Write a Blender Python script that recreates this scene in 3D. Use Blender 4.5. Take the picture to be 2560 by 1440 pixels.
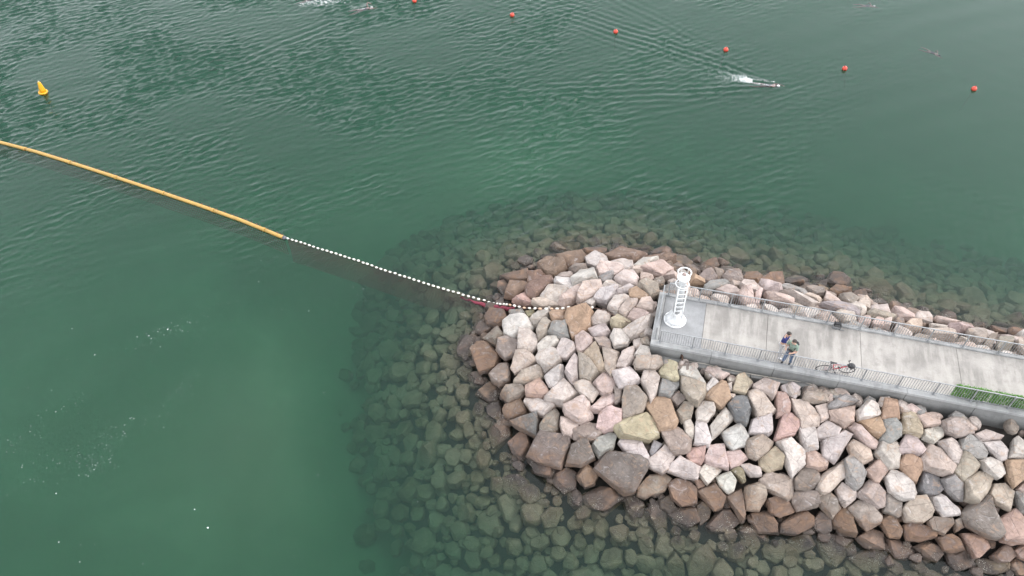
import bpy, bmesh, math, random
import numpy as np
from mathutils import Vector, Matrix

for o in list(bpy.data.objects):
    bpy.data.objects.remove(o)
S = bpy.context.scene
C = S.collection
R = math.radians

# ------------------------------------------------------------------ camera
ZD = 3.2                      # deck level above the water
CAM = np.array([0.0, 0.0, 27.3 + ZD])
FPX, PITCH, ROLL = 1900.0, R(47.2), R(-1.8)
_f = np.array([0, math.cos(PITCH), -math.sin(PITCH)])
_r0 = np.array([1.0, 0, 0]); _u0 = np.cross(_r0, _f)
_r = math.cos(ROLL) * _r0 + math.sin(ROLL) * _u0
_u = math.cos(ROLL) * _u0 - math.sin(ROLL) * _r0
cam_d = bpy.data.cameras.new('camera')
cam = bpy.data.objects.new('camera', cam_d); C.objects.link(cam)
cam_d.sensor_width = 36; cam_d.lens = FPX / 2560 * 36
cam_d.clip_end = 2000; cam_d.clip_start = 0.5
cam.matrix_world = Matrix(((_r[0], _u[0], -_f[0], CAM[0]), (_r[1], _u[1], -_f[1], CAM[1]),
                           (_r[2], _u[2], -_f[2], CAM[2]), (0, 0, 0, 1)))
S.camera = cam

# ------------------------------------------------------------------ sky, sun, exposure
SUN_EL, SUN_AZ = R(43), R(90)        # azimuth from +Y towards +X
wd = bpy.data.worlds.new('World'); S.world = wd; wd.use_nodes = True
nt = wd.node_tree; nt.nodes.clear()
sky = nt.nodes.new('ShaderNodeTexSky'); sky.sky_type = 'NISHITA'; sky.sun_disc = False
sky.sun_elevation = SUN_EL; sky.sun_rotation = SUN_AZ
sky.air_density = 1.0; sky.dust_density = 5.0; sky.ozone_density = 1.0
hs = nt.nodes.new('ShaderNodeHueSaturation'); hs.inputs['Saturation'].default_value = 0.3
bg = nt.nodes.new('ShaderNodeBackground'); bg.inputs['Strength'].default_value = 0.15
wo = nt.nodes.new('ShaderNodeOutputWorld')
ov = nt.nodes.new('ShaderNodeMix'); ov.data_type = 'RGBA'; ov.inputs[0].default_value = 0.58      # bright even overcast veil
tcw = nt.nodes.new('ShaderNodeTexCoord'); sxyz = nt.nodes.new('ShaderNodeSeparateXYZ'); nt.links.new(tcw.outputs['Generated'], sxyz.inputs[0])
hz_ = nt.nodes.new('ShaderNodeMapRange'); hz_.inputs[1].default_value = 0; hz_.inputs[2].default_value = 1; hz_.inputs[3].default_value = 1.95; hz_.inputs[4].default_value = 1.0   # hazy sky pales towards the horizon all round
nt.links.new(sxyz.outputs[2], hz_.inputs[0])
vl = nt.nodes.new('ShaderNodeMix'); vl.data_type = 'RGBA'; vl.blend_type = 'MULTIPLY'; vl.inputs[0].default_value = 1; vl.inputs[6].default_value = (7.7, 8.0, 8.5, 1)
nt.links.new(hz_.outputs[0], vl.inputs[7]); nt.links.new(vl.outputs[2], ov.inputs[7])
nt.links.new(sky.outputs[0], hs.inputs['Color']); nt.links.new(hs.outputs[0], ov.inputs[6]); nt.links.new(ov.outputs[2], bg.inputs[0]); nt.links.new(bg.outputs[0], wo.inputs[0])
sd = bpy.data.lights.new('sun', 'SUN'); sd.energy = 0.6; sd.angle = R(28); sd.color = (1, 0.96, 0.92)
so = bpy.data.objects.new('sun', sd); C.objects.link(so)
sdir = Vector((math.sin(SUN_AZ) * math.cos(SUN_EL), math.cos(SUN_AZ) * math.cos(SUN_EL), math.sin(SUN_EL)))
so.rotation_euler = sdir.to_track_quat('Z', 'Y').to_euler(); so.location = sdir * 80
S.view_settings.view_transform = 'Standard'; S.view_settings.look = 'None'
S.view_settings.exposure = 0.74; S.view_settings.gamma = 1.0
S.render.engine = 'CYCLES'
S.cycles.volume_bounces = 2; S.cycles.max_bounces = 5; S.cycles.diffuse_bounces = 2; S.cycles.glossy_bounces = 2; S.cycles.transparent_max_bounces = 16
S.cycles.use_adaptive_sampling = True; S.cycles.adaptive_threshold = 0.03
S.cycles.use_denoising = True; S.cycles.caustics_reflective = False; S.cycles.caustics_refractive = False

# ------------------------------------------------------------------ helpers
rng = np.random.default_rng(11); random.seed(11)

def at(x, y, z):
    d = _f * FPX + _r * (x - 1280) - _u * (y - 720)
    return CAM + d * ((z - CAM[2]) / d[2])

def ray(x, y):
    d = _f * FPX + _r * (x - 1280) - _u * (y - 720)
    return d / np.linalg.norm(d)

def tag(o, label=None, cat=None, group=None, kind=None):
    if label: o['label'] = label
    if cat: o['category'] = cat
    if group: o['group'] = group
    if kind: o['kind'] = kind
    return o

def empty(name, loc, rz=0.0):
    o = bpy.data.objects.new(name, None); C.objects.link(o)
    o.location = loc; o.rotation_euler = (0, 0, rz); o.empty_display_size = 0.2
    return o

def obj(name, mesh, mat, parent=None, loc=(0, 0, 0), smooth=False):
    o = bpy.data.objects.new(name, mesh); C.objects.link(o)
    if mat and not mesh.materials: mesh.materials.append(mat)
    o.parent = parent; o.location = loc
    if smooth: mesh.polygons.foreach_set('use_smooth', [True] * len(mesh.polygons))
    return o

def pydata(name, v, f, e=()):
    m = bpy.data.meshes.new(name); m.from_pydata([tuple(map(float, p)) for p in v], list(e), [tuple(map(int, q)) for q in f]); m.update()
    return m

class MB:
    """collects boxes, tubes and lathes into one mesh"""
    def __init__(self): self.v = []; self.f = []
    def add(self, v, f):
        n = len(self.v); self.v += [tuple(p) for p in v]; self.f += [tuple(i + n for i in q) for q in f]; return self
    def box(self, c, s, M=None):
        c = Vector(c); v = []
        for dx in (-.5, .5):
            for dy in (-.5, .5):
                for dz in (-.5, .5):
                    p = Vector((dx * s[0], dy * s[1], dz * s[2]))
                    if M is not None: p = M @ p
                    v.append(p + c)
        return self.add(v, [(0, 1, 3, 2), (4, 6, 7, 5), (0, 4, 5, 1), (2, 3, 7, 6), (0, 2, 6, 4), (1, 5, 7, 3)])
    def tube(self, pts, r, n=8, cap=True, closed=False):
        pts = [Vector(p) for p in pts]; N = len(pts); v = []; f = []
        rs = r if isinstance(r, (list, tuple)) else [r] * N
        ref = None
        for i, p in enumerate(pts):
            if closed: t = pts[(i + 1) % N] - pts[i - 1]
            else: t = pts[min(i + 1, N - 1)] - pts[max(i - 1, 0)]
            t.normalize()
            if ref is None: ref = t.orthogonal().normalized()
            ref = (ref - t * ref.dot(t)).normalized(); b = t.cross(ref)
            for k in range(n):
                a = 2 * math.pi * k / n
                v.append(p + (ref * math.cos(a) + b * math.sin(a)) * rs[i])
        for i in range(N if closed else N - 1):
            j = (i + 1) % N
            for k in range(n): f.append((i * n + k, i * n + (k + 1) % n, j * n + (k + 1) % n, j * n + k))
        if cap and not closed: f += [tuple(range(n - 1, -1, -1)), tuple((N - 1) * n + k for k in range(n))]
        return self.add(v, f)
    def lathe(self, prof, n=24, c=(0, 0, 0), M=None):
        v = []; f = []; c = Vector(c)
        for r_, z in prof:
            for k in range(n):
                a = 2 * math.pi * k / n; p = Vector((r_ * math.cos(a), r_ * math.sin(a), z))
                if M is not None: p = M @ p
                v.append(p + c)
        for i in range(len(prof) - 1):
            for k in range(n): f.append((i * n + k, i * n + (k + 1) % n, (i + 1) * n + (k + 1) % n, (i + 1) * n + k))
        f += [tuple(range(n - 1, -1, -1)), tuple((len(prof) - 1) * n + k for k in range(n))]
        return self.add(v, f)
    def ring(self, c, R_, r_, n=28, m=8, M=None):
        c = Vector(c); pts = []
        for k in range(n):
            p = Vector((R_ * math.cos(2 * math.pi * k / n), R_ * math.sin(2 * math.pi * k / n), 0))
            if M is not None: p = M @ p
            pts.append(p + c)
        return self.tube(pts, r_, m, closed=True)
    def ball(self, c, s, n=12, m=8, M=None):
        prof = [(max(1e-4, math.sin(math.pi * i / m)), -math.cos(math.pi * i / m)) for i in range(m + 1)]
        D = Matrix.Diagonal(Vector(s)); D = (M @ D) if M is not None else D
        return self.lathe(prof, n, c, D)
    def mesh(self, name): return pydata(name, self.v, self.f)
    def build(self, name, mat, parent=None, loc=(0, 0, 0), smooth=False):
        return obj(name, self.mesh(name), mat, parent, loc, smooth)

# ------------------------------------------------------------------ materials
def nodes(name):
    m = bpy.data.materials.new(name); m.use_nodes = True; t = m.node_tree
    return m, t, t.nodes['Principled BSDF'], t.nodes.new, t.links.new

def mat(name, col, rough=0.6, metal=0.0, var=0.12, scale=8.0, bump=0.0, coat=0.0):
    m, t, b, N, L = nodes(name)
    tc = N('ShaderNodeNewGeometry'); nz = N('ShaderNodeTexNoise'); nz.inputs['Scale'].default_value = scale; nz.inputs['Detail'].default_value = 5
    L(tc.outputs['Position'], nz.inputs['Vector'])
    mp = N('ShaderNodeMapRange'); mp.inputs[1].default_value = .3; mp.inputs[2].default_value = .7
    mp.inputs[3].default_value = 1 - var; mp.inputs[4].default_value = 1 + var
    L(nz.outputs[0], mp.inputs[0])
    mx = N('ShaderNodeMix'); mx.data_type = 'RGBA'; mx.blend_type = 'MULTIPLY'; mx.inputs[0].default_value = 1
    mx.inputs[6].default_value = (*col, 1); L(mp.outputs[0], mx.inputs[7]); L(mx.outputs[2], b.inputs['Base Color'])
    b.inputs['Roughness'].default_value = rough; b.inputs['Metallic'].default_value = metal
    if coat: b.inputs['Coat Weight'].default_value = coat
    if bump:
        bp = N('ShaderNodeBump'); bp.inputs['Strength'].default_value = bump; bp.inputs['Distance'].default_value = .02
        L(nz.outputs[0], bp.inputs['Height']); L(bp.outputs[0], b.inputs['Normal'])
    return m

class NG:
    """small expression helper for shader maths"""
    def __init__(self, t): self.t = t; self.N = t.nodes.new; self.L = t.links.new
    def _in(self, sock, v):
        if hasattr(v, 'is_linked') or hasattr(v, 'links'): self.L(v, sock)
        else: sock.default_value = v
    def m(self, op, a, b=0.0, c=None):
        n = self.N('ShaderNodeMath'); n.operation = op; self._in(n.inputs[0], a); self._in(n.inputs[1], b)
        if c is not None: self._in(n.inputs[2], c)
        return n.outputs[0]
    def rng(self, v, a, b, c=0.0, d=1.0, smooth=True):
        n = self.N('ShaderNodeMapRange'); n.interpolation_type = 'SMOOTHSTEP' if smooth else 'LINEAR'
        self._in(n.inputs[0], v); n.inputs[1].default_value = a; n.inputs[2].default_value = b
        n.inputs[3].default_value = c; n.inputs[4].default_value = d; return n.outputs[0]
    def noise(self, vec, scale, detail=3.0, rough=.55, dist=0.0):
        n = self.N('ShaderNodeTexNoise'); self.L(vec, n.inputs['Vector']); n.inputs['Scale'].default_value = scale
        n.inputs['Detail'].default_value = detail; n.inputs['Roughness'].default_value = rough; n.inputs['Distortion'].default_value = dist
        return n.outputs[0]
    def vor(self, vec, scale, feature='F1', out=0):
        n = self.N('ShaderNodeTexVoronoi'); n.feature = feature; self.L(vec, n.inputs['Vector']); n.inputs['Scale'].default_value = scale
        return n.outputs[out]
    def mix(self, fac, a, b, mode='MIX'):
        n = self.N('ShaderNodeMix'); n.data_type = 'RGBA'; n.blend_type = mode; self._in(n.inputs[0], fac)
        for i, v in ((6, a), (7, b)):
            if isinstance(v, tuple): n.inputs[i].default_value = (*v, 1)
            else: self.L(v, n.inputs[i])
        return n.outputs[2]
    def mapping(self, vec, rot=(0, 0, 0), scale=(1, 1, 1), loc=(0, 0, 0)):
        n = self.N('ShaderNodeMapping'); self.L(vec, n.inputs[0]); n.inputs['Rotation'].default_value = rot
        n.inputs['Scale'].default_value = scale; n.inputs['Location'].default_value = loc; return n.outputs[0]

def rock_material():
    m, t, b, N, L = nodes('rock'); g = NG(t)
    P = N('ShaderNodeNewGeometry').outputs['Position']
    at_ = N('ShaderNodeAttribute'); at_.attribute_name = 'rcol'
    sp = N('ShaderNodeSeparateXYZ'); L(P, sp.inputs[0]); z = sp.outputs[2]
    n1 = g.noise(P, 1.7, 5, .62); n2 = g.noise(P, 9.0, 6, .65); n3 = g.noise(P, .45, 2)
    n4 = g.noise(g.mapping(P, (.4, .7, .2), (1, 1, 3.5)), 2.2, 4, .6, 1.2)
    col = g.mix(1.0, at_.outputs['Color'], g.rng(n1, .3, .72, .74, 1.16), 'MULTIPLY')
    col = g.mix(1.0, col, g.rng(n2, .3, .7, .86, 1.1), 'MULTIPLY')
    col = g.mix(g.rng(n4, .54, .70, 0, .5), col, (.36, .24, .165))          # rusty bedding seams
    col = g.mix(g.rng(n4, .30, .42, .38, 0), col, (.52, .48, .47))          # pale scars
    crk = g.vor(g.mapping(P, (.5, .3, .9), (1, 1.2, .55)), 1.15, 'DISTANCE_TO_EDGE')
    col = g.mix(g.rng(crk, .003, .014, .28, 0), col, (.10, .075, .06))                # fracture lines
    zz = g.m('ADD', z, g.m('MULTIPLY', g.m('SUBTRACT', n1, .5), 1.1))
    zs = g.m('ADD', zz, g.m('MULTIPLY', g.m('SUBTRACT', n3, .5), 1.0))
    # tide stain: brown film below the high-water mark
    st = g.rng(zs, .62, 1.22, .88, 0.0)
    brown = g.mix(g.rng(n4, .35, .65), (.135, .092, .072), (.19, .112, .07))
    col = g.mix(st, col, g.mix(.26, brown, col))
    # dark wet belt just over the water
    wet = g.m('MULTIPLY', g.rng(zz, .12, .60, 1, 0), g.rng(n3, .36, .58, .6, .95))
    col = g.mix(wet, col, (.058, .048, .043))
    # algae below
    alg = g.rng(zz, -.35, .08, .88, 0.0)
    olive = g.mix(g.rng(n1, .3, .7), (.11, .085, .05), (.25, .20, .125))
    olive = g.mix(g.rng(n3, .35, .65, 0, .5), olive, (.28, .24, .17))
    col = g.mix(alg, col, olive)
    # barnacle specks in a belt round the waterline
    vd = g.vor(P, 17.0); belt = g.m('MULTIPLY', g.rng(zz, -.75, -.2, 0, 1), g.rng(zz, .12, .34, 1, 0))
    patch = g.rng(g.noise(P, 2.6, 3), .47, .60)
    spk = g.m('MULTIPLY', g.m('MULTIPLY', g.rng(vd, .22, .34, 1, 0), belt), patch)
    col = g.mix(g.m('MULTIPLY', spk, .85), col, (.50, .47, .40))
    L(col, b.inputs['Base Color'])
    L(g.rng(zz, .1, .6, .55, .88), b.inputs['Roughness'])
    b.inputs['Specular IOR Level'].default_value = .3
    bp = N('ShaderNodeBump'); bp.inputs['Strength'].default_value = .9; bp.inputs['Distance'].default_value = .07
    h = g.m('ADD', g.m('ADD', g.m('MULTIPLY', n2, .55), n1), g.m('ADD', g.m('MULTIPLY', n4, .8), g.m('ADD', g.m('MULTIPLY', spk, .5), g.rng(crk, .0, .03, -.22, 0))))
    L(h, bp.inputs['Height']); L(bp.outputs[0], b.inputs['Normal'])
    return m

def concrete_material(name, base, ang, white=.5):
    m, t, b, N, L = nodes(name); g = NG(t)
    P = N('ShaderNodeNewGeometry').outputs['Position']
    V = g.mapping(P, (0, 0, ang))
    n1 = g.noise(V, .55, 4, .6); n2 = g.noise(g.mapping(V, (0, 0, 0), (2.6, .45, 1)), 1.0, 4, .6); n3 = g.noise(P, 22, 5, .7)
    n4 = g.noise(V, 2.3, 5, .65)
    lo = tuple(c * .78 for c in base); hi = tuple(min(.8, c * 1.22) for c in base)
    col = g.mix(g.rng(n1, .35, .66), lo, hi)
    col = g.mix(g.rng(n2, .42, .62, 0, white), col, tuple(min(.85, c * 1.38) for c in base))
    col = g.mix(g.rng(n4, .52, .72, 0, .5), col, tuple(c * .72 for c in base))
    col = g.mix(1.0, col, g.rng(n3, .3, .7, .93, 1.06), 'MULTIPLY')
    L(col, b.inputs['Base Color']); b.inputs['Roughness'].default_value = .88; b.inputs['Specular IOR Level'].default_value = .3
    bp = N('ShaderNodeBump'); bp.inputs['Strength'].default_value = .35; bp.inputs['Distance'].default_value = .01
    L(n3, bp.inputs['Height']); L(bp.outputs[0], b.inputs['Normal'])
    return m

def sand_material():
    m, t, b, N, L = nodes('sand'); g = NG(t)
    P = N('ShaderNodeNewGeometry').outputs['Position']
    n1 = g.noise(P, .09, 4, .6, .6); n2 = g.noise(P, .5, 4, .6)
    col = g.mix(g.rng(n1, .25, .78), (.25, .245, .18), (.42, .40, .31))
    col = g.mix(g.rng(n2, .4, .7, 0, .45), col, (.27, .265, .18))
    L(col, b.inputs['Base Color']); b.inputs['Roughness'].default_value = .95
    return m

def water_material():
    m = bpy.data.materials.new('sea_water'); m.use_nodes = True; t = m.node_tree; t.nodes.clear(); g = NG(t); N, L = g.N, g.L
    fr = N('ShaderNodeFresnel'); fr.inputs['IOR'].default_value = 1.34
    tr = N('ShaderNodeBsdfTransparent'); gl = N('ShaderNodeBsdfGlossy'); gl.inputs['Roughness'].default_value = .06
    mx = N('ShaderNodeMixShader'); L(fr.outputs[0], mx.inputs[0]); L(tr.outputs[0], mx.inputs[1]); L(gl.outputs[0], mx.inputs[2])
    sc = N('ShaderNodeVolumeScatter'); sc.inputs['Color'].default_value = (.56, 1.0, .88, 1); sc.inputs['Density'].default_value = .10
    sc.inputs['Anisotropy'].default_value = 0.2
    ab = N('ShaderNodeVolumeAbsorption'); ab.inputs['Color'].default_value = (.20, .655, .49, 1); ab.inputs['Density'].default_value = .43
    ad = N('ShaderNodeAddShader'); L(sc.outputs[0], ad.inputs[0]); L(ab.outputs[0], ad.inputs[1])
    o = N('ShaderNodeOutputMaterial'); L(mx.outputs[0], o.inputs['Surface']); L(ad.outputs[0], o.inputs['Volume'])
    return m

ROCK = rock_material(); SAND = sand_material(); WATER = water_material()

# ------------------------------------------------------------------ layout of pier and mound
FL = at(1625, 861, ZD)[:2]; FRp = at(2560, 1040, ZD)[:2]
ux = (FRp - FL) / np.linalg.norm(FRp - FL); uy = np.array([-ux[1], ux[0]])
DECK_L, DECK_W = 26.0, 3.3
DANG = math.atan2(ux[1], ux[0])
def dk(s, w, z=ZD):
    p = FL + ux * s + uy * w
    return np.array([p[0], p[1], z])
def dk_of(p): q = np.asarray(p)[:2] - FL; return q @ ux, q @ uy
DECK_POLY = np.array([dk(0, 0)[:2], dk(DECK_L, 0)[:2], dk(DECK_L, DECK_W)[:2], dk(0, DECK_W)[:2]])
WL_PX = [(2560, 1448), (2440, 1425), (2330, 1402), (2200, 1375), (2050, 1342), (1900, 1330), (1800, 1312), (1700, 1290), (1560, 1252),
         (1450, 1230), (1370, 1205), (1300, 1150), (1260, 1090), (1235, 1030), (1213, 980), (1188, 930), (1168, 880), (1190, 840), (1215, 800),
         (1230, 765), (1245, 735), (1270, 700), (1310, 672), (1360, 650), (1420, 635), (1500, 625), (1580, 622), (1660, 640), (1740, 662),
         (1830, 680), (1920, 695), (2000, 708), (2080, 716), (2160, 742), (2240, 765), (2320, 785), (2400, 803), (2480, 822), (2560, 835)]
WL = [at(x, y + (9 if i > 19 else 0), 0)[:2] for i, (x, y) in enumerate(WL_PX)]
WL_POLY = np.array([WL[0] + ux * 12] + WL + [WL[-1] + ux * 12])

def sdist(pts, poly):
    """signed distance, positive inside"""
    pts = np.atleast_2d(pts); d = np.full(len(pts), 1e9); ins = np.zeros(len(pts), bool); n = len(poly)
    for i in range(n):
        a, b = poly[i], poly[(i + 1) % n]; e = b - a
        t = np.clip(((pts - a) @ e) / (e @ e), 0, 1)
        d = np.minimum(d, np.linalg.norm(pts - (a + t[:, None] * e), axis=1))
        c = ((a[1] > pts[:, 1]) != (b[1] > pts[:, 1])) & (pts[:, 0] < (b[0] - a[0]) * (pts[:, 1] - a[1]) / (b[1] - a[1] + 1e-12) + a[0])
        ins ^= c
    return np.where(ins, d, -d)

ZE = ZD - 0.66
def mound_exact(pts):
    pts = np.atleast_2d(pts); dw = sdist(pts, WL_POLY); dd = np.maximum(0, -sdist(pts, DECK_POLY))
    t = dd / np.maximum(dd + np.maximum(dw, 0), 1e-6)
    w = (pts - FL) @ uy; k = np.clip((w - 1.6) / 5, 0, 1)
    return np.where(dw > 0, ZE * (1 - t) ** 0.9, dw * (0.52 - .16 * k))

_lo = WL_POLY.min(0) - 11; _st = .2; _n = np.ceil((WL_POLY.max(0) + 11 - _lo) / _st).astype(int) + 1
_X, _Y = np.meshgrid(_lo[0] + np.arange(_n[0]) * _st, _lo[1] + np.arange(_n[1]) * _st)
_MG = mound_exact(np.stack([_X.ravel(), _Y.ravel()], 1)).reshape(_X.shape)
def mound(pts):
    q = (np.atleast_2d(pts)[:, :2] - _lo) / _st; q = np.clip(q, 0, _n - 1.001); i = q.astype(int); f = q - i
    a, b = i[:, 0], i[:, 1]; fx, fy = f[:, 0], f[:, 1]
    return (_MG[b, a] * (1 - fx) + _MG[b, a + 1] * fx) * (1 - fy) + (_MG[b + 1, a] * (1 - fx) + _MG[b + 1, a + 1] * fx) * fy

def seabed_z(pts):
    pts = np.atleast_2d(pts); x, y = pts[:, 0], pts[:, 1]
    z = -3.6 + .3 * np.sin(x * .11 + 1) * np.cos(y * .13) + .25 * np.sin(x * .05 - y * .07)
    inner = np.clip((x * .75 + (y - 30) * .55 - 14) / 26, 0, 1)          # the bathing side shelves up towards the beach
    z = z + .45 * np.clip((34 - y) / 10, 0, 1) - 1.6 * np.clip((y - 38) / 16, 0, 1)
    z += 0.6 * inner * inner * (3 - 2 * inner)
    for px_, py_, r_, h_ in ((720, 1000, 5.0, 1.15), (1330, 300, 6, 1.2), (250, 1300, 6, .3), (980, 420, 6, .3)):
        q = at(px_, py_, 0)[:2]; z = z + h_ * np.exp(-((x - q[0]) ** 2 + (y - q[1]) ** 2) / (2 * r_ * r_))
    d = -sdist(pts, WL_POLY); z = z - 1.3 * np.exp(-((d - 6.8) / 2.4) ** 2)          # scour trench along the toe of the mound
    return z

# ------------------------------------------------------------------ seabed and water (one sheet each)
def tensor_grid(xs, ys): X, Y = np.meshgrid(xs, ys); return np.stack([X.ravel(), Y.ravel()], 1)
def grid_faces(nx, ny):
    i = np.arange(nx - 1)[None, :] + (np.arange(ny - 1) * nx)[:, None]
    return np.stack([i, i + 1, i + 1 + nx, i + nx], -1).reshape(-1, 4)

xs = np.concatenate([[-300, -160, -90], np.arange(-60, 61, 1.5), [90, 160, 300]]); ys = np.concatenate([[-120, -50], np.arange(-5, 91, 1.5), [130, 200, 330]])
g2 = tensor_grid(xs, ys)
m_ = pydata('seabed', np.c_[g2, seabed_z(g2)], grid_faces(len(xs), len(ys)))
tag(obj('seabed', m_, SAND, smooth=True), 'sandy sea floor dimly seen through green water', kind='structure')

AMP = [(100, 100, .8), (500, 150, 1), (900, 100, .95), (1300, 80, .55), (1700, 60, .35), (2100, 60, .06), (2500, 60, .01), (100, 300, .8), (500, 300, .8),
       (900, 300, .9), (1300, 250, .9), (1600, 250, .65), (1900, 300, .22), (2300, 300, .015), (2540, 400, .02), (200, 450, .35), (700, 450, .35),
       (1000, 420, .5), (1300, 420, 1.0), (1600, 450, .8), (1900, 500, .30), (2200, 560, .14), (2500, 600, .13), (300, 600, .08), (900, 600, .06),
       (1200, 520, .35), (600, 800, .02), (200, 900, .04), (700, 1200, .015), (200, 1300, .03), (1100, 900, .02), (1500, 1350, .02), (2200, 1420, .03),
       (2000, 650, .3), (2400, 720, .2), (1150, 680, .1), (-200, 200, .8), (600, -60, .9), (1500, -60, .5), (2400, -80, .02), (2700, 300, .02), (500, 1600, .02), (-300, 900, .05)]
AP = np.array([at(x, y, 0)[:2] for x, y, a in AMP]); AV = np.array([a for *_, a in AMP])
fine = .1
xs = np.concatenate([[-300, -160, -90, -65, -55], np.arange(-50, 52, fine), [55, 65, 90, 160, 300]])
ys = np.concatenate([[-120, -40, -5, 4], np.arange(9, 66, fine), [70, 80, 110, 190, 330]])
gp = tensor_grid(xs, ys)
num = np.zeros(len(gp)); den = np.zeros(len(gp))
for p, a in zip(AP, AV):
    w = 1 / (np.sum((gp - p) ** 2, 1) + .6) ** 1.6; num += w * a; den += w
amp = num / den

def wake(pts, s, h, lam=.62, A=.02, length=14, arms=(1, 1), spread=1.0):
    """diverging waves behind a swimmer at s heading h"""
    h = np.array(h) / np.linalg.norm(h); q = pts - s; back = -(q @ h); side = q @ np.array([-h[1], h[0]])
    out = np.zeros(len(pts))
    for sg, k in ((1, arms[0]), (-1, arms[1])):
        y = side * sg; off = y - back * .33 * spread - .15
        win = np.exp(-(off / (.45 + back.clip(0) * .16)) ** 2) * (back > -.2) * np.exp(-(back / length) ** 2) * np.clip((back + .2) / 1.0, 0, 1)
        ph = (y * .95 - back * .28 * spread) * 2 * math.pi / lam + .5 * np.sin(back * 1.1 + sg)
        out += k * A * win * np.sin(ph)
    return out
SW1 = at(1925, 211, 0)[:2]; SW1H = (at(1965, 216, 0) - at(1890, 206, 0))[:2]
SW2 = at(922, 20, 0)[:2]; SW2H = (at(940, 14, 0) - at(890, 26, 0))[:2]
wk = wake(gp, SW1, SW1H, .72, .034, 19, (1.0, .9), 1.15) + wake(gp, SW2, SW2H, .8, .026, 14, (.4, 1.2), .9) + wake(gp, SW1, SW1H, .9, .012, 26, (1, 1.1), 2.2)
wk += .004 * np.sin(np.linalg.norm(gp - at(2185, 9, 0)[:2], axis=1) * 7) * np.exp(-(np.linalg.norm(gp - at(2165, 9, 0)[:2], axis=1) / 2.2) ** 2)
NX, NY = len(xs), len(ys); n0 = len(gp)
def ripples(pts, n, lam0, lam1, ang, spread, slope, seed):
    """random field of short wind waves: n plane waves about one heading"""
    r_ = np.random.default_rng(seed); out = np.zeros(len(pts), dtype=np.float32); x = pts[:, 0].astype(np.float32); y = pts[:, 1].astype(np.float32)
    for i in range(n):
        k = 2 * math.pi / math.exp(r_.uniform(math.log(lam0), math.log(lam1))); a = ang + r_.normal(0, spread)
        out += np.sin(x * np.float32(k * math.cos(a)) + y * np.float32(k * math.sin(a)) + np.float32(r_.uniform(0, 6.28))) * np.float32(slope / k * math.sqrt(2 / n))
    return out
gust = np.clip(.85 + .7 * (ripples(gp, 14, 5, 16, 1.2, 1.2, .5, 5)), .25, 1.35)
hw = (ripples(gp, 48, .32, .75, R(115), .45, .37, 1) + ripples(gp, 12, .9, 2.4, R(100), .5, .05, 2)) * amp * gust
hw += ripples(gp, 10, 1.6, 5.0, R(120), .5, .010, 3) + wk
inner = (gp[:, 0] > -50) & (gp[:, 0] < 52) & (gp[:, 1] > 9) & (gp[:, 1] < 66)
top = np.c_[gp, np.where(inner, hw, 0.0)]
border = np.concatenate([np.arange(NX), np.arange(1, NY) * NX + NX - 1, (NY - 1) * NX + np.arange(NX - 2, -1, -1), np.arange(NY - 2, 0, -1) * NX])
bot = np.c_[gp[border], np.full(len(border), -12.0)]
gf = grid_faces(NX, NY); nb = len(border); side = [(border[i], n0 + i, n0 + (i + 1) % nb, border[(i + 1) % nb]) for i in range(nb)]
me = bpy.data.meshes.new('water')
allv = np.vstack([top, bot]); me.vertices.add(len(allv)); me.vertices.foreach_set('co', allv.ravel())
nl = gf.size + 4 * nb + nb; me.loops.add(nl)
li = np.concatenate([gf.ravel(), np.array(side).ravel(), n0 + np.arange(nb)[::-1]]); me.loops.foreach_set('vertex_index', li)
npoly = len(gf) + nb + 1; me.polygons.add(npoly)
ls = np.concatenate([np.arange(len(gf) + nb) * 4, [4 * (len(gf) + nb)]]); me.polygons.foreach_set('loop_start', ls)
me.polygons.foreach_set('use_smooth', np.concatenate([np.ones(len(gf), bool), np.zeros(nb + 1, bool)]))
me.update(calc_edges=True); me.validate()
tag(obj('water', me, WATER), 'rippled green sea water around the breakwater', kind='structure')

# ------------------------------------------------------------------ boulders
PAL = dict(W=(.475, .408, .368), V=(.505, .455, .418), P=(.465, .372, .325), S=(.41, .29, .245), O=(.38, .265, .185), T=(.34, .288, .242), Y=(.40, .335, .245),
           G=(.27, .258, .246), H=(.16, .158, .156), M=(.24, .20, .175), B=(.19, .135, .105), K=(.155, .128, .115), D=(.10, .088, .083), L=(.22, .195, .13))

def set_col(mesh, col):
    a = mesh.attributes.new('rcol', 'FLOAT_COLOR', 'POINT')
    a.data.foreach_set('color', np.tile(np.array([*col, 1.0], dtype=np.float32), len(mesh.vertices)))

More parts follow.
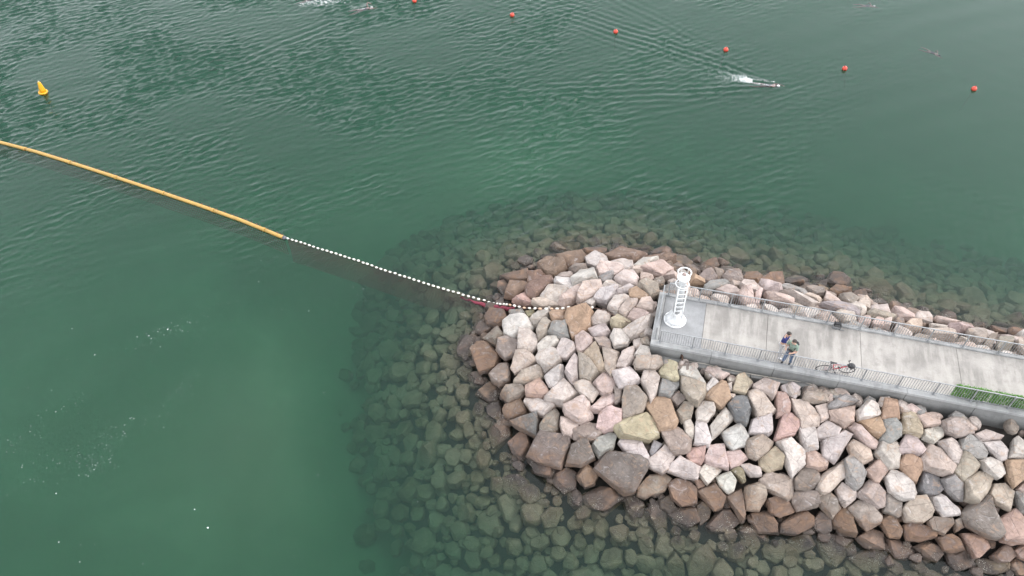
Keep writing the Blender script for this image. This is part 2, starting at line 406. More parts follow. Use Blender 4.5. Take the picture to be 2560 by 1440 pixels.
def rock_mesh(name, poly3, n, T, seed, cuts=2, bevel=.04, sunk=.6):
    """faceted quarry stone: hull of jittered rings over an outline, edges rounded, surface roughened"""
    r_ = np.random.default_rng(seed); poly3 = np.asarray(poly3); c = poly3.mean(0); q = poly3 - c
    size = np.sqrt((q ** 2).sum(1)).mean()
    pts = []
    for p in q:
        pts.append(p * r_.uniform(.62, .8) - n * T * sunk)
        pts.append(p * r_.uniform(.96, 1.03) + n * T * r_.uniform(-.12, .14))
        pts.append(p * r_.uniform(.86, .99) + n * T * r_.uniform(.24, .44))
    k = r_.integers(0, len(q)); tilt = q[k] * r_.uniform(.1, .4)
    tz = r_.normal(0, .16, 3)
    for p in q: pts.append(p * r_.uniform(.55, .85) + tilt * .5 + n * T * (r_.uniform(.46, .56) + float(p @ tz) / size))
    bm = bmesh.new()
    vs = [bm.verts.new(tuple(p)) for p in pts]
    ret = bmesh.ops.convex_hull(bm, input=vs)
    bmesh.ops.delete(bm, geom=[e for e in set(ret['geom_interior'] + ret['geom_unused']) if isinstance(e, bmesh.types.BMVert)], context='VERTS')
    bmesh.ops.dissolve_limit(bm, angle_limit=R(13), verts=bm.verts[:], edges=bm.edges[:])
    bmesh.ops.bevel(bm, geom=bm.edges[:], offset=size * bevel, segments=2, profile=.6, affect='EDGES', clamp_overlap=True)
    bmesh.ops.triangulate(bm, faces=bm.faces[:])
    for _ in range(cuts):
        le = [e for e in bm.edges if e.calc_length() > size * (.30 if _ == 0 else .2)]
        if le: bmesh.ops.subdivide_edges(bm, edges=le, cuts=1); bmesh.ops.triangulate(bm, faces=bm.faces[:])
    m = bpy.data.meshes.new(name); bm.to_mesh(m); bm.free()
    co = np.empty(len(m.vertices) * 3); m.vertices.foreach_get('co', co); co = co.reshape(-1, 3)
    nrm = np.empty(len(m.vertices) * 3); m.vertices.foreach_get('normal', nrm); nrm = nrm.reshape(-1, 3)
    d = np.zeros(len(co))
    for i in range(7):
        kk = r_.normal(0, 1, 3) * (2.2 + 1.6 * i) / size; d += np.sin(co @ kk + r_.uniform(0, 6.3)) * .022 / (1 + .45 * i)
    co = co + nrm * (d * size)[:, None]
    m.vertices.foreach_set('co', co.ravel()); m.update()
    m.polygons.foreach_set('use_smooth', [True] * len(m.polygons)); m.set_sharp_from_angle(angle=R(32))
    return m, c

UP = np.array([0, 0, 1.0])
def mound_normal(p):
    e = .5; h = mound(np.array([[p[0] + e, p[1]], [p[0] - e, p[1]], [p[0], p[1] + e], [p[0], p[1] - e]]))
    n = np.array([-(h[0] - h[1]) / (2 * e), -(h[2] - h[3]) / (2 * e), 1.0]); n = n / np.linalg.norm(n) + UP * .7
    return n / np.linalg.norm(n)
def on_mound(x, y, lift=.2):
    z = .8
    for _ in range(14): p = at(x, y, z); z = .5 * z + .5 * (float(mound(p[:2])[0]) + lift)
    dw = float(sdist(p[:2], WL_POLY)[0]); sink = lift - min(lift, -.34 + (lift + .34) * max(0.0, dw + .2) / 1.3)      # outermost stones sit low in the water
    for _ in range(14): p = at(x, y, z); z = .5 * z + .5 * (float(mound(p[:2])[0]) + lift - sink)
    return at(x, y, z)

# outlines of the stones one can tell apart, tile by tile: (x0, y0, scale) and  colour:points
TILES = [
((1180, 620, 5.143), """V:420,970 500,890 740,930 800,1020 760,1080 530,1180 430,1140;W:600,1130 750,1085 830,1170 845,1300 740,1360 590,1340
M:340,1200 450,1175 580,1220 560,1380 430,1430 330,1340;M:140,1190 340,1045 430,1150 330,1270 180,1220;D:180,930 240,810 420,830 460,960 360,1040 220,1010
G:480,820 640,800 700,870 600,900 500,870;L:680,830 800,810 790,880 730,920;W:750,960 850,840 1000,800 1010,880 860,1010 800,1020
T:830,1110 900,930 960,920 1030,990 970,1110 860,1200;O:1010,880 1060,820 1190,810 1200,950 1050,980;O:1200,820 1480,800 1560,870 1520,1050 1300,1180 1220,1000
G:990,1100 1050,990 1200,970 1230,1100 1260,1190 1120,1180;V:850,1270 960,1160 1100,1170 1120,1230 990,1330 860,1340
W:830,1440 870,1340 1000,1300 1090,1330 1140,1470 1060,1560 940,1600 880,1520;V:1095,1300 1160,1170 1310,1250 1330,1330 1220,1440 1120,1430
P:1330,1160 1420,1095 1570,1200 1570,1260 1400,1370 1340,1290;W:1510,1060 1720,990 1780,1110 1700,1180 1570,1180;W:1540,940 1620,830 1770,870 1780,950 1710,1000 1560,1000
T:1580,1190 1720,1170 1790,1230 1790,1330 1650,1320;Y:1450,1380 1600,1270 1650,1390 1720,1600 1600,1610 1500,1480
P:540,1440 580,1350 700,1350 800,1420 860,1480 760,1540 560,1640 515,1560;W:890,650 1000,520 1210,530 1250,600 1110,720 920,700
P:1130,720 1270,590 1400,500 1420,560 1350,680 1200,760;V:1280,440 1400,330 1560,310 1620,460 1440,500 1310,520;P:1350,680 1430,500 1640,480 1660,550 1600,640 1400,720
B:700,550 870,420 1020,390 1050,470 920,600 820,690 720,640;B:430,640 500,480 720,490 690,580 560,660;O:350,580 350,510 480,460 500,560 430,650
S:520,690 690,590 760,680 770,740 600,730;B:380,420 640,330 720,330 740,480 560,480;B:720,330 900,320 940,380 800,480 720,470
B:860,250 960,180 1200,250 1220,300 1060,400 940,360;B:1060,200 1200,130 1420,90 1460,160 1440,220 1240,280;V:1460,170 1600,110 1720,150 1750,220 1580,270 1490,240
M:1250,300 1340,230 1460,230 1480,310 1340,370;V:1060,440 1280,440 1320,520 1260,580 1080,500;T:1090,390 1150,340 1290,340 1300,400 1250,430
P:770,720 880,690 1080,700 1130,760 900,770;B:880,200 900,130 1170,110 1060,200"""),
((1400, 600, 5.537), """W:500,470 560,380 830,360 880,420 760,520 560,540;G:530,560 620,480 740,490 710,600 600,615;W:720,330 830,310 1000,370 1010,430 900,460
V:1010,380 1140,290 1350,340 1160,410 1060,400;P:1130,430 1380,360 1550,440 1400,520 1280,480;W:760,560 870,460 1010,470 1090,570 1030,650 850,640
P:1000,400 1110,380 1140,440 1000,460;P:1110,600 1120,480 1280,510 1290,560 1200,610;T:1070,680 1190,610 1330,640 1370,740 1250,800;O:960,720 1080,700 1230,790 1180,860 980,810
V:780,760 850,690 960,640 1050,690 940,740;W:570,680 640,605 720,590 850,660 700,700;V:480,850 560,720 800,690 780,760 650,880;W:660,960 760,810 900,800 960,830 800,1030
P:820,1000 950,840 1070,860 1060,950 920,1090;P:1060,950 1110,860 1250,825 1310,920 1280,1010 1130,1000;P:950,1100 1030,970 1200,1010 1280,1090 1130,1160
Y:700,1140 800,1050 970,1160 850,1260 720,1220;W:870,1270 1000,1180 1120,1120 1270,1110 1240,1250 980,1390;V:700,1370 750,1265 850,1280 960,1400 930,1480 760,1500
P:1440,510 1540,460 1630,500 1600,540;M:1290,560 1420,540 1440,620 1330,640;B:300,200 640,150 620,230 370,260;B:640,250 840,160 1000,200 1180,240 1000,330 760,310
B:1180,270 1400,240 1580,320 1420,370 1260,330;B:1350,160 1450,90 1520,180 1540,240 1380,230;L:930,130 1080,110 1280,150 1280,210 1000,200;B:1400,380 1500,330 1600,430 1550,440
W:320,890 480,820 500,860 440,930;B:1580,180 1800,160 1880,240 1760,320 1600,300"""),
((1720, 620, 7.2), """O:40,530 280,610 290,680 40,650;M:160,600 240,500 400,480 520,580 360,650;M:600,580 700,490 930,470 980,640 700,640;M:460,480 640,440 640,560 540,590
W:920,710 980,660 1180,670 1320,790 1280,830 1040,770;W:1280,700 1300,640 1420,660 1560,760 1670,840 1650,890 1340,820;G:290,740 400,640 620,650 720,720 600,790 320,810
P:500,800 680,720 900,800 920,900 700,890;P:900,880 960,780 1100,800 1200,1050 1000,1010;P:1180,900 1250,830 1320,850 1260,1060 1200,1040;P:1380,880 1560,870 1900,950 1900,1060 1500,1000
G:1670,740 1800,730 2130,860 2060,910 1750,830;W:1660,840 1900,880 2160,980 2340,1050 2200,1060 1900,950;P:2090,880 2190,860 2420,970 2350,1020
M:2110,760 2200,720 2440,800 2420,900 2280,890;B:1280,620 1400,560 1660,570 1720,700 1640,740 1460,670;B:1720,680 1760,570 1900,540 2170,630 2100,740 1800,740
B:980,600 1040,510 1250,510 1330,560 1250,660 1000,640;B:980,500 1060,400 1320,380 1300,480 1060,520;B:150,230 300,160 510,190 400,300 200,340
B:170,380 300,340 520,310 540,390 430,480 260,480;B:2210,700 2280,640 2480,660 2460,780 2300,750;P:750,650 930,650 920,710 800,720"""),
((2040, 680, 8.0), """P:150,560 190,430 310,500 440,580 570,710 320,680 160,640;M:460,510 680,500 840,590 720,700 620,710 500,610;B:230,410 380,330 560,400 690,430 600,490 400,490
P:840,600 960,570 1060,650 1060,800 960,740 830,680;W:640,720 770,660 950,720 990,880 860,940 720,800;W:1090,730 1390,700 1460,830 1460,880 1230,860 1090,810
B:1080,610 1280,580 1400,660 1380,700 1160,690;M:1410,700 1560,650 1760,750 1880,840 1700,830 1480,800;P:1490,840 1680,820 1960,900 1950,960 1640,940
G:80,690 380,680 660,740 850,860 800,960 500,830;W:380,850 480,810 760,920 770,1040 560,1020;T:1020,870 1450,900 1560,930 1480,980 1040,960
P:830,980 1000,950 1100,1000 1050,1070 850,1080;P:1100,1050 1200,970 1330,1010 1320,1140 1160,1120;P:1340,1010 1500,960 1460,1180 1340,1130;M:1560,970 1740,1000 1740,1150 1560,1060
P:1750,1110 1900,1000 2080,1010 2080,1200 1850,1230;B:700,450 960,450 1050,560 860,590 720,560;M:1570,640 1640,600 1900,700 1860,790"""),
((2280, 740, 8.0), """W:70,400 300,410 390,490 380,580 280,540 60,480;W:340,610 420,590 690,640 700,720 360,720;P:260,740 700,730 860,830 800,920 400,850
P:440,470 520,550 800,590 1200,680 1000,700 720,620;P:720,640 1000,600 1210,670 1100,720 900,780 740,730;T:1080,750 1250,700 1480,760 1480,960 1320,980 1130,850
W:910,930 980,850 1100,890 1150,950;W:1300,760 1600,800 1640,880 1480,900;M:1480,880 1640,890 1560,1080 1430,990;T:1660,1000 1720,880 1980,950 1960,1060 1700,1080
W:1700,820 2000,880 2240,930 2240,1000 2050,940;P:2050,960 2240,1000 2240,1180 2080,1080;B:460,440 640,350 820,430 850,560 640,570;M:960,440 1100,460 1400,630 1200,640 1020,540
B:1280,500 1480,540 1600,700 1480,740 1400,620;B:1480,680 1880,700 1840,800 1600,770;B:1880,720 2240,760 2240,900 1900,820;B:60,260 200,240 430,290 360,370 100,380"""),
((1180, 900, 5.143), """M:230,210 360,80 470,60 490,200 470,270 360,350 270,290;O:10,260 120,200 200,330 140,370 40,340;O:70,470 200,380 250,310 330,330 340,540 240,580 150,530
M:390,450 460,360 640,330 700,430 620,500 480,570;S:700,370 880,255 970,360 990,470 900,520 720,490;T:560,300 640,150 860,80 920,130 920,240 720,320
V:940,240 1060,130 1170,110 1180,270 1080,390 1000,350;W:1200,160 1290,0 1330,-60 1370,0 1370,270 1290,320 1230,240;T:1370,30 1380,-60 1500,20 1620,190 1520,290 1390,260
W:940,510 1190,280 1370,440 1310,500 1180,605 990,560;W:1310,330 1420,280 1520,300 1630,430 1540,545 1390,450;P:1570,320 1690,190 1800,200 1850,330 1780,450 1680,460 1630,420
P:1180,630 1430,500 1510,580 1550,740 1400,830 1210,720;P:1520,620 1680,480 1810,460 1850,540 1790,600 1640,680 1530,670;P:1620,770 1650,660 1800,610 1940,680 1940,850 1700,940 1610,880
W:680,560 700,520 850,520 1050,620 930,740 780,700;B:410,660 440,600 620,525 690,600 700,710 500,780 430,730;H:510,810 720,740 870,730 830,990 680,930 560,860
M:890,850 960,740 1080,640 1120,720 1110,900 1060,960 900,940;P:1140,860 1150,750 1260,770 1370,850 1300,920 1290,1000 1180,1000;M:1300,920 1500,830 1600,860 1670,960 1570,1050 1420,1080 1320,1030
K:800,1090 880,950 1090,960 1250,1020 1240,1100 1130,1380 850,1330 720,1240;K:1210,1350 1280,1110 1390,1070 1490,1090 1570,1270 1400,1380;G:1540,1130 1600,1030 1780,940 1850,1000 1800,1150 1640,1260
B:480,1090 620,960 710,980 770,1130 640,1310 530,1210;O:220,930 460,780 510,1000 420,1080 300,1160 250,1050;B:190,620 290,550 370,560 400,750 360,810 230,730"""),
((0, 0, 1.0), """K:1492,1177 1519,1132 1616,1147 1620,1170 1586,1230 1560,1234;O:1440,1192 1466,1162 1496,1185 1485,1211 1462,1222;D:1384,1189 1414,1166 1440,1185 1436,1222 1410,1234 1384,1211
B:1451,1245 1500,1219 1537,1226 1556,1249 1515,1286 1470,1271;B:1556,1245 1575,1230 1597,1245 1612,1267 1586,1316 1567,1290;W:2185,1136 2197,1105 2240,1110 2247,1140 2243,1169 2216,1175 2205,1160
O:2203,1048 2209,1002 2240,1003 2246,1020 2247,1050 2225,1055;G:2200,1100 2203,1056 2230,1050 2248,1065 2252,1090 2225,1108;B:2199,1310 2210,1290 2232,1290 2252,1325 2246,1345 2220,1345
D:1325,1150 1345,1160 1384,1172 1380,1200 1340,1186;T:1507,868 1530,880 1549,885 1540,925 1528,945 1514,930;P:1583,912 1600,899 1626,902 1622,912 1600,922;V:1588,890 1600,866 1622,872 1626,890 1608,899;T:1600,852 1620,846 1624,866 1606,868"""),
((1530, 880, 5.143), """W:60,210 130,30 290,-40 290,110 180,210;T:290,160 330,100 620,90 640,180 540,240 310,230;Y:600,260 710,110 820,180 850,370 780,380 620,310
V:0,280 230,200 300,290 370,380 250,460 100,470;W:370,390 400,280 520,250 610,330 570,560 490,660 440,560;G:590,470 640,360 860,390 850,460 740,600 600,580
V:850,260 900,200 1050,200 1190,410 1010,300 870,310;T:870,330 1000,340 1190,430 1190,590 1100,700 1010,670 900,500;P:1200,250 1230,200 1490,290 1400,360 1300,330
V:1190,480 1290,340 1370,400 1220,530;O:1190,590 1390,390 1450,420 1510,610 1390,735 1200,630;Y:1550,500 1590,350 1690,280 1790,400 1710,540;W:1470,420 1540,400 1540,500 1480,500
P:1490,540 1580,550 1580,600 1530,610;W:1480,340 1580,350 1560,390 1500,390;H:1490,680 1600,580 1720,600 1790,760 1720,940 1580,880;M:740,610 850,510 940,610 840,710
O:430,690 620,600 760,640 840,890 780,1000 600,1000 540,850;T:140,620 180,480 330,460 460,630 380,790 230,870 150,870;T:830,780 920,650 1050,700 1010,880 900,910
W:920,910 1010,880 1060,1000 1030,1120 950,1060;V:1080,770 1140,660 1300,660 1310,800 1220,900 1090,880;V:1050,1190 1080,920 1200,910 1270,1130 1240,1240
W:1250,960 1340,850 1450,720 1560,860 1420,980 1280,1140;V:1420,1050 1640,940 1750,1100 1700,1220 1550,1260 1480,1200;Y:30,980 130,890 430,820 520,890 590,1080 470,1160 120,1100
V:90,1190 130,1130 380,1170 470,1360 450,1400 250,1400;G:480,1290 530,1140 640,1200 560,1310 500,1350;T:640,1050 850,990 1010,1140 990,1290 830,1320 760,1280
W:480,1400 670,1220 800,1350 740,1500 640,1570 480,1480;S:950,1340 1030,1250 1190,1220 1180,1400 1130,1470 1000,1440;P:1180,1370 1260,1230 1440,1190 1450,1320 1480,1520 1350,1490 1210,1440
P:1440,1310 1550,1270 1640,1270 1730,1380 1640,1450 1530,1500;W:780,1430 870,1360 1000,1430 1110,1490 1080,1640 940,1630 720,1540;M:30,480 130,500 120,640 40,680"""),
((1530, 1160, 5.143), """V:1100,100 1190,20 1390,90 1300,190 1220,275 1140,180;V:1340,180 1510,115 1590,230 1560,350 1490,390 1390,290;L:1530,100 1620,35 1680,80 1710,220 1680,245 1580,160
M:330,330 480,160 640,140 750,210 660,360 550,370 430,450 340,420;B:720,280 830,195 1000,240 1070,330 1080,500 890,550 770,430;B:1100,370 1320,250 1450,440 1400,560 1310,610 1160,450
M:1470,440 1660,330 1700,560 1700,700 1650,740 1580,600;L:1070,540 1140,485 1280,590 1240,700 1130,780 1080,660;L:590,470 740,400 830,580 740,640 620,570
B:440,500 560,490 690,640 700,830 560,860 460,720;D:730,670 840,580 1060,570 1100,760 940,850 800,760;D:1210,800 1380,600 1510,580 1620,740 1500,890 1280,870
B:1060,210 1150,210 1190,290 1100,330;V:1640,20 1760,0 1900,50 1900,160 1780,170;T:1720,300 1870,250 1960,330 1960,460 1880,590 1720,590;L:1600,860 1720,760 1850,850 1900,1050 1800,1170 1660,1000"""),
((1880, 920, 5.143), """W:20,230 160,150 340,210 290,350 250,410 110,310 20,260;V:380,250 510,190 610,260 540,410 390,310;P:-60,330 90,300 290,560 230,600 60,640 0,540
S:300,340 410,340 490,500 470,620 310,640;P:490,440 690,430 860,640 840,740 640,760 570,560;S:290,920 360,660 490,610 610,720 530,870 330,930;V:-40,850 0,680 230,600 240,830 190,880
T:-90,960 90,860 250,980 200,1080 50,1190 -60,1130;Y:90,1180 280,1020 410,1180 380,1290 210,1350 110,1280;V:310,980 480,890 650,1080 660,1260 500,1410 430,1150;V:590,770 790,770 830,1040 660,1080
T:640,420 690,290 940,290 950,450 820,460;W:810,510 970,470 970,650 880,690 860,560;P:980,570 1200,520 1310,500 1290,700 1170,770 1010,680;G:960,500 1120,370 1200,350 1350,440 1200,510 980,540
V:1330,560 1480,430 1600,480 1640,600 1620,630 1360,680;W:800,830 950,680 1130,800 1060,900 990,930 820,920;W:900,950 1090,930 1170,820 1270,880 1180,1050 1060,1230 920,1140
S:680,1090 770,1060 960,1200 950,1290 840,1340 680,1280;P:1220,790 1300,730 1600,960 1560,1040 1450,1000;O:1370,700 1620,630 1670,840 1610,910 1500,840
P:1220,1000 1290,950 1500,1050 1540,1180 1400,1240 1260,1130;G:1150,1220 1250,1140 1360,1180 1440,1360 1400,1500 1310,1560 1210,1480;P:860,1430 1060,1250 1150,1230 1170,1430 990,1590 870,1640 810,1570
S:1450,1330 1600,1190 1720,1340 1620,1480 1560,1470;M:540,1440 640,1290 760,1290 850,1370 850,1510 700,1600 560,1560"""),
((1880, 1160, 5.143), """T:100,220 200,115 500,200 500,420 430,475 240,370 120,300;B:180,480 320,440 460,490 520,620 350,685 230,630;M:500,400 580,345 780,400 800,560 570,610 510,500
M:820,440 980,375 1090,470 1130,570 1020,700 900,590;W:1070,340 1150,250 1350,380 1310,460 1190,550 1100,460;T:1350,390 1490,215 1560,240 1690,380 1670,540 1590,580 1380,430
T:1240,580 1350,480 1470,500 1640,680 1620,760 1460,850 1380,760;B:350,790 460,690 640,600 770,680 770,800 560,920 360,880;H:780,720 860,630 1000,700 1000,860 920,900 790,830
B:1030,710 1160,570 1250,610 1270,790 1320,930 1150,890 1040,800;B:-20,650 200,630 320,780 320,900 70,890 0,760;M:1330,960 1510,850 1660,900 1690,1100 1450,1090
B:820,1000 950,880 1200,940 1280,990 1200,1160 1060,1320 930,1260;D:440,980 680,880 800,1040 740,1110 570,1160;D:1220,1230 1420,1120 1650,1100 1720,1230 1560,1370 1400,1370
L:130,1100 330,990 400,1000 430,1190 300,1280 150,1200"""),
((2210, 1000, 5.143), """Y:220,180 340,150 400,250 480,400 440,490 310,430 210,410;P:400,220 580,175 690,200 680,340 490,370;V:490,400 650,360 740,380 740,480 620,570 480,510
T:700,300 850,250 980,250 1130,400 1130,450 920,480 780,430;G:970,530 1040,460 1230,560 1300,690 1290,750 1170,750 980,640;W:180,640 270,440 370,440 510,650 420,720 200,690
W:690,560 830,500 930,560 980,660 980,760 940,830 880,810;P:450,750 560,580 700,650 900,860 830,960 700,970 490,900;O:180,850 220,720 320,720 470,800 480,870 400,1070 340,1050
T:870,930 960,830 1000,690 1060,680 1190,850 1180,900 1010,1050;P:1130,460 1280,400 1500,480 1480,520 1210,550;V:1260,570 1470,540 1580,660 1550,760 1480,780
V:1200,790 1350,750 1480,820 1540,960 1440,1020 1290,940;V:1600,740 1650,520 1700,480 1830,600 1830,760;O:1540,790 1720,770 1860,820 1800,1020 1650,1130 1580,1000
V:10,1010 80,920 220,940 330,1050 390,1200 340,1290 200,1290 60,1180;H:440,1100 480,940 670,950 730,1160 670,1230 500,1230 440,1170;G:710,1040 870,980 1000,1100 1000,1300 920,1290 790,1170
T:1020,1060 1190,930 1360,1010 1340,1150 1230,1230 1180,1350 1030,1280;T:1340,1220 1380,1090 1530,1090 1640,1190 1610,1420 1380,1330;G:1660,1190 1740,1180 1900,1300 1900,1500 1740,1440
P:1700,1150 1800,1050 1900,1080 1900,1280 1780,1230;P:240,110 330,60 500,160 380,190"""),
((2210, 1200, 6.0), """M:-20,240 70,210 240,330 220,540 170,570 -20,480;T:240,470 400,280 600,270 700,480 680,560 540,640 320,620;V:670,270 830,230 1110,460 1120,520 850,570 740,400
M:640,630 720,550 850,590 990,580 1040,660 890,820 720,760;B:280,700 400,620 500,650 770,800 750,860 530,930 340,900;M:1160,520 1300,370 1450,250 1650,550 1750,800 1700,880 1500,860 1220,690
S:1700,610 1930,470 2020,560 2100,620 2100,940 1920,960 1760,920;B:20,890 180,890 370,1030 420,1110 300,1200 140,1180 50,1050;B:430,1010 630,930 820,1010 850,1120 760,1230 560,1150
B:780,870 1000,820 1120,900 1190,1060 1000,1100 880,1060;S:1140,830 1440,820 1570,1020 1380,1170 1320,1160;M:1590,1150 1820,960 1960,1140 1850,1230 1680,1240
B:930,1120 1220,1060 1310,1230 1280,1320 1050,1370 950,1250;L:1330,1200 1500,1190 1840,1250 1830,1350 1640,1420 1430,1380;O:1850,1230 1960,1180 2100,1280 2100,1440 1960,1420
S:1950,1060 2050,960 2130,980 2130,1220 2020,1180;M:1030,620 1140,560 1170,720 1060,780"""),
((900, 700, 5.143), """B:1460,980 1560,870 1660,850 1780,1000 1740,1140 1550,1210;B:1260,960 1310,750 1450,760 1540,800 1500,930 1390,1040 1280,1010;L:1060,1080 1110,980 1300,1050 1290,1130 1240,1180 1070,1160
D:1280,1200 1400,1090 1450,1150 1430,1260 1370,1310 1290,1260;O:1400,1310 1560,1230 1640,1330 1620,1380 1490,1390;D:1500,640 1550,560 1640,600 1700,660 1600,740 1490,710
L:1210,690 1300,610 1430,620 1400,710 1250,720;L:1130,460 1280,320 1360,370 1260,480 1240,590 1140,590;L:970,930 1140,840 1180,880 1060,990 980,970"""),
]
BW0 = np.array([*dk(6, 1.6)[:2], 0.0])
BW = empty('rock_breakwater', BW0)
tag(BW, 'mound of pink, tan and grey quarry boulders ringing the concrete pier', 'breakwater')
traced = []          # (centre xy, mean radius) for spacing
cnt = 0
SPECIAL = {'O': 'rusty orange boulder', 'H': 'slate grey boulder', 'Y': 'yellowish boulder', 'S': 'salmon pink boulder'}
for (x0, y0, sc_), txt in TILES:
    for ent in txt.replace('\n', ';').split(';'):
        code, pts = ent.strip().split(':')
        pp = np.array([[float(a) for a in q.split(',')] for q in pts.split()]) / sc_ + (x0, y0)
        cx, cy = pp.mean(0); c3 = on_mound(cx, cy); n = mound_normal(c3)
        P3 = []
        for (x, y) in pp:
            d = ray(x, y); t = ((c3 - CAM) @ n) / (d @ n); P3.append(CAM + d * t)
        P3 = np.array(P3); P3 = P3.mean(0) + (P3 - P3.mean(0)) * 1.14; rad = np.sqrt(((P3 - P3.mean(0)) ** 2).sum(1)).mean()
        if rad > 1.6: P3 = P3.mean(0) + (P3 - P3.mean(0)) * 1.6 / rad; rad = 1.6
        cnt += 1
        m_, cc = rock_mesh('boulder', P3, n, rad * random.uniform(.75, 1.0) + .12, 1000 + cnt, 2)
        k = np.array(PAL[code]) * random.uniform(.87, 1.01) * (1 + rng.normal(0, .02, 3)); set_col(m_, k)
        o = obj('boulder', m_, ROCK, BW, Vector(cc - BW0))
        if code in SPECIAL and rad > .55: o['label'] = SPECIAL[code]
        traced.append((cc[:2], rad))

# submerged stones down the flank and beyond the frame, thrown with even spacing
TC = np.array([t[0] for t in traced]); TR = np.array([t[1] for t in traced])
bx = (WL_POLY.min(0) - 9, WL_POLY.max(0) + 9)
cand = rng.uniform(bx[0], bx[1], (42000, 2)); dwc = sdist(cand, WL_POLY); ddc = sdist(cand, DECK_POLY)
sd_t, wd_t = (cand - FL) @ ux, (cand - FL) @ uy
okm = (dwc > np.where(wd_t > 1.6, -8.2, -5.7) + 1.1 * np.sin(cand[:, 0] * 1.3) * np.sin(cand[:, 1] * 1.1 + 1) - rng.exponential(.6, len(cand))) & (ddc < -.5) & (sd_t < DECK_L - 1)
cand = cand[okm]; dwc = dwc[okm]
acc = []; ar = []
for p, dw in zip(cand, dwc):
    r0 = float(np.clip(rng.lognormal(math.log(.45), .36), .22, .95)) * (1 if dw > -4 else .9)
    if len(TC) and np.min(np.linalg.norm(TC - p, axis=1) - TR * .92) < r0 * .62: continue
    if acc and np.min(np.linalg.norm(np.array(acc) - p, axis=1) - np.array(ar) * .66) < r0 * .66: continue
    acc.append(p); ar.append(r0)
acc = np.array(acc); ar = np.array(ar)
rest_v, rest_f, rest_c = [], [], []; off = 0
PROTO = []                                     # unit stones, turned and scaled below
for i in range(36):
    kk = rng.integers(6, 9); ang = np.linspace(0, 2 * math.pi, kk, endpoint=False) + rng.uniform(-.28, .28, kk)
    P3 = np.array([[rng.uniform(.9, 1.14) * math.cos(a), rng.uniform(.72, 1.0) * math.sin(a), 0] for a in ang])
    m_, cc = rock_mesh('stone', P3, UP, rng.uniform(.8, 1.1), 5000 + i, 1)
    co = np.empty(len(m_.vertices) * 3); m_.vertices.foreach_get('co', co)
    tr = np.empty(len(m_.polygons) * 3, dtype=np.int32); m_.polygons.foreach_get('vertices', tr)
    PROTO.append((co.reshape(-1, 3), tr.reshape(-1, 3))); bpy.data.meshes.remove(m_)
def throw(c3, n, r0, code, k=1.0):
    global off
    co, tr = PROTO[rng.integers(0, len(PROTO))]; th = rng.uniform(0, 2 * math.pi)
    e1 = np.cross(n, [math.cos(th), math.sin(th), 0.01]); e1 /= np.linalg.norm(e1); e2 = np.cross(n, e1)
    p = (co * rng.uniform(.88, 1.12, 3)) @ np.stack([e1, e2, n]) * r0 + c3 - BW0
    rest_v.append(p); rest_f.append(tr + off); rest_c.append(np.tile([*(np.array(PAL[code]) * k), 1.0], (len(p), 1))); off += len(p)
for p, r0 in zip(acc, ar):
    z = float(mound(p)[0]); c3 = np.array([*p, z + rng.uniform(-.12, .12)])
    nn = mound_normal(p) + rng.normal(0, .22, 3); throw(c3, nn / np.linalg.norm(nn), r0 * 1.06, rng.choice(list('LLTMBGMBL')) if z < .3 else rng.choice(list('WPTVWPMG')), rng.uniform(.85, 1.1))
gapu = rng.uniform(bx[0], bx[1], (9000, 2)); du = sdist(gapu, WL_POLY); gapu = gapu[(du < .5) & (du > -6.0) & (sdist(gapu, DECK_POLY) < -.5)][:2200]
for p in gapu:
    if (p - FL) @ ux > DECK_L - 1: continue
    nn = UP + rng.normal(0, .35, 3); throw(np.array([*p, float(mound(p)[0]) - rng.uniform(.0, .25)]), nn / np.linalg.norm(nn), rng.uniform(.16, .36), rng.choice(list('LMBTG')), rng.uniform(.6, 1.0))
# small wedging stones in the gaps
gapc = rng.uniform(bx[0], bx[1], (9000, 2)); gapc = gapc[(sdist(gapc, WL_POLY) > -1.5) & (sdist(gapc, DECK_POLY) < -.15)][:1500]
for p in gapc:
    if (p - FL) @ ux > DECK_L - 1: continue
    throw(np.array([*p, float(mound(p)[0]) - rng.uniform(.05, .3)]), UP, rng.uniform(.13, .32), rng.choice(list('MTPBWM')), rng.uniform(.7, 1.0))
for i in range(150):                                # rubble heaped against the pier walls
    sside = i % 2; p3 = dk(rng.uniform(-.1, 24), -rng.uniform(.2, .6) if sside else DECK_W + rng.uniform(.15, .5), ZE + rng.uniform(-.15, .1))
    nn = UP + rng.normal(0, .3, 3); throw(p3, nn / np.linalg.norm(nn), rng.uniform(.2, .42), rng.choice(list('WPTMWG')), rng.uniform(.8, 1.0))
for i in range(14):
    p3 = dk(-rng.uniform(.2, .5), rng.uniform(.0, 3.2), ZE + rng.uniform(-.15, .1)); throw(p3, UP, rng.uniform(.25, .42), rng.choice(list('WPT')), 1.0)
rv = np.vstack(rest_v); rf = np.vstack(rest_f)
me = bpy.data.meshes.new('submerged_rubble'); me.vertices.add(len(rv)); me.vertices.foreach_set('co', rv.ravel())
me.loops.add(rf.size); me.loops.foreach_set('vertex_index', rf.ravel().astype(np.int32)); me.polygons.add(len(rf))
me.polygons.foreach_set('loop_start', np.arange(len(rf)) * 3); me.polygons.foreach_set('use_smooth', [True] * len(rf)); me.update(calc_edges=True)
a = me.attributes.new('rcol', 'FLOAT_COLOR', 'POINT'); a.data.foreach_set('color', np.vstack(rest_c).astype(np.float32).ravel())
tag(obj('submerged_rubble', me, ROCK, BW), kind='stuff')
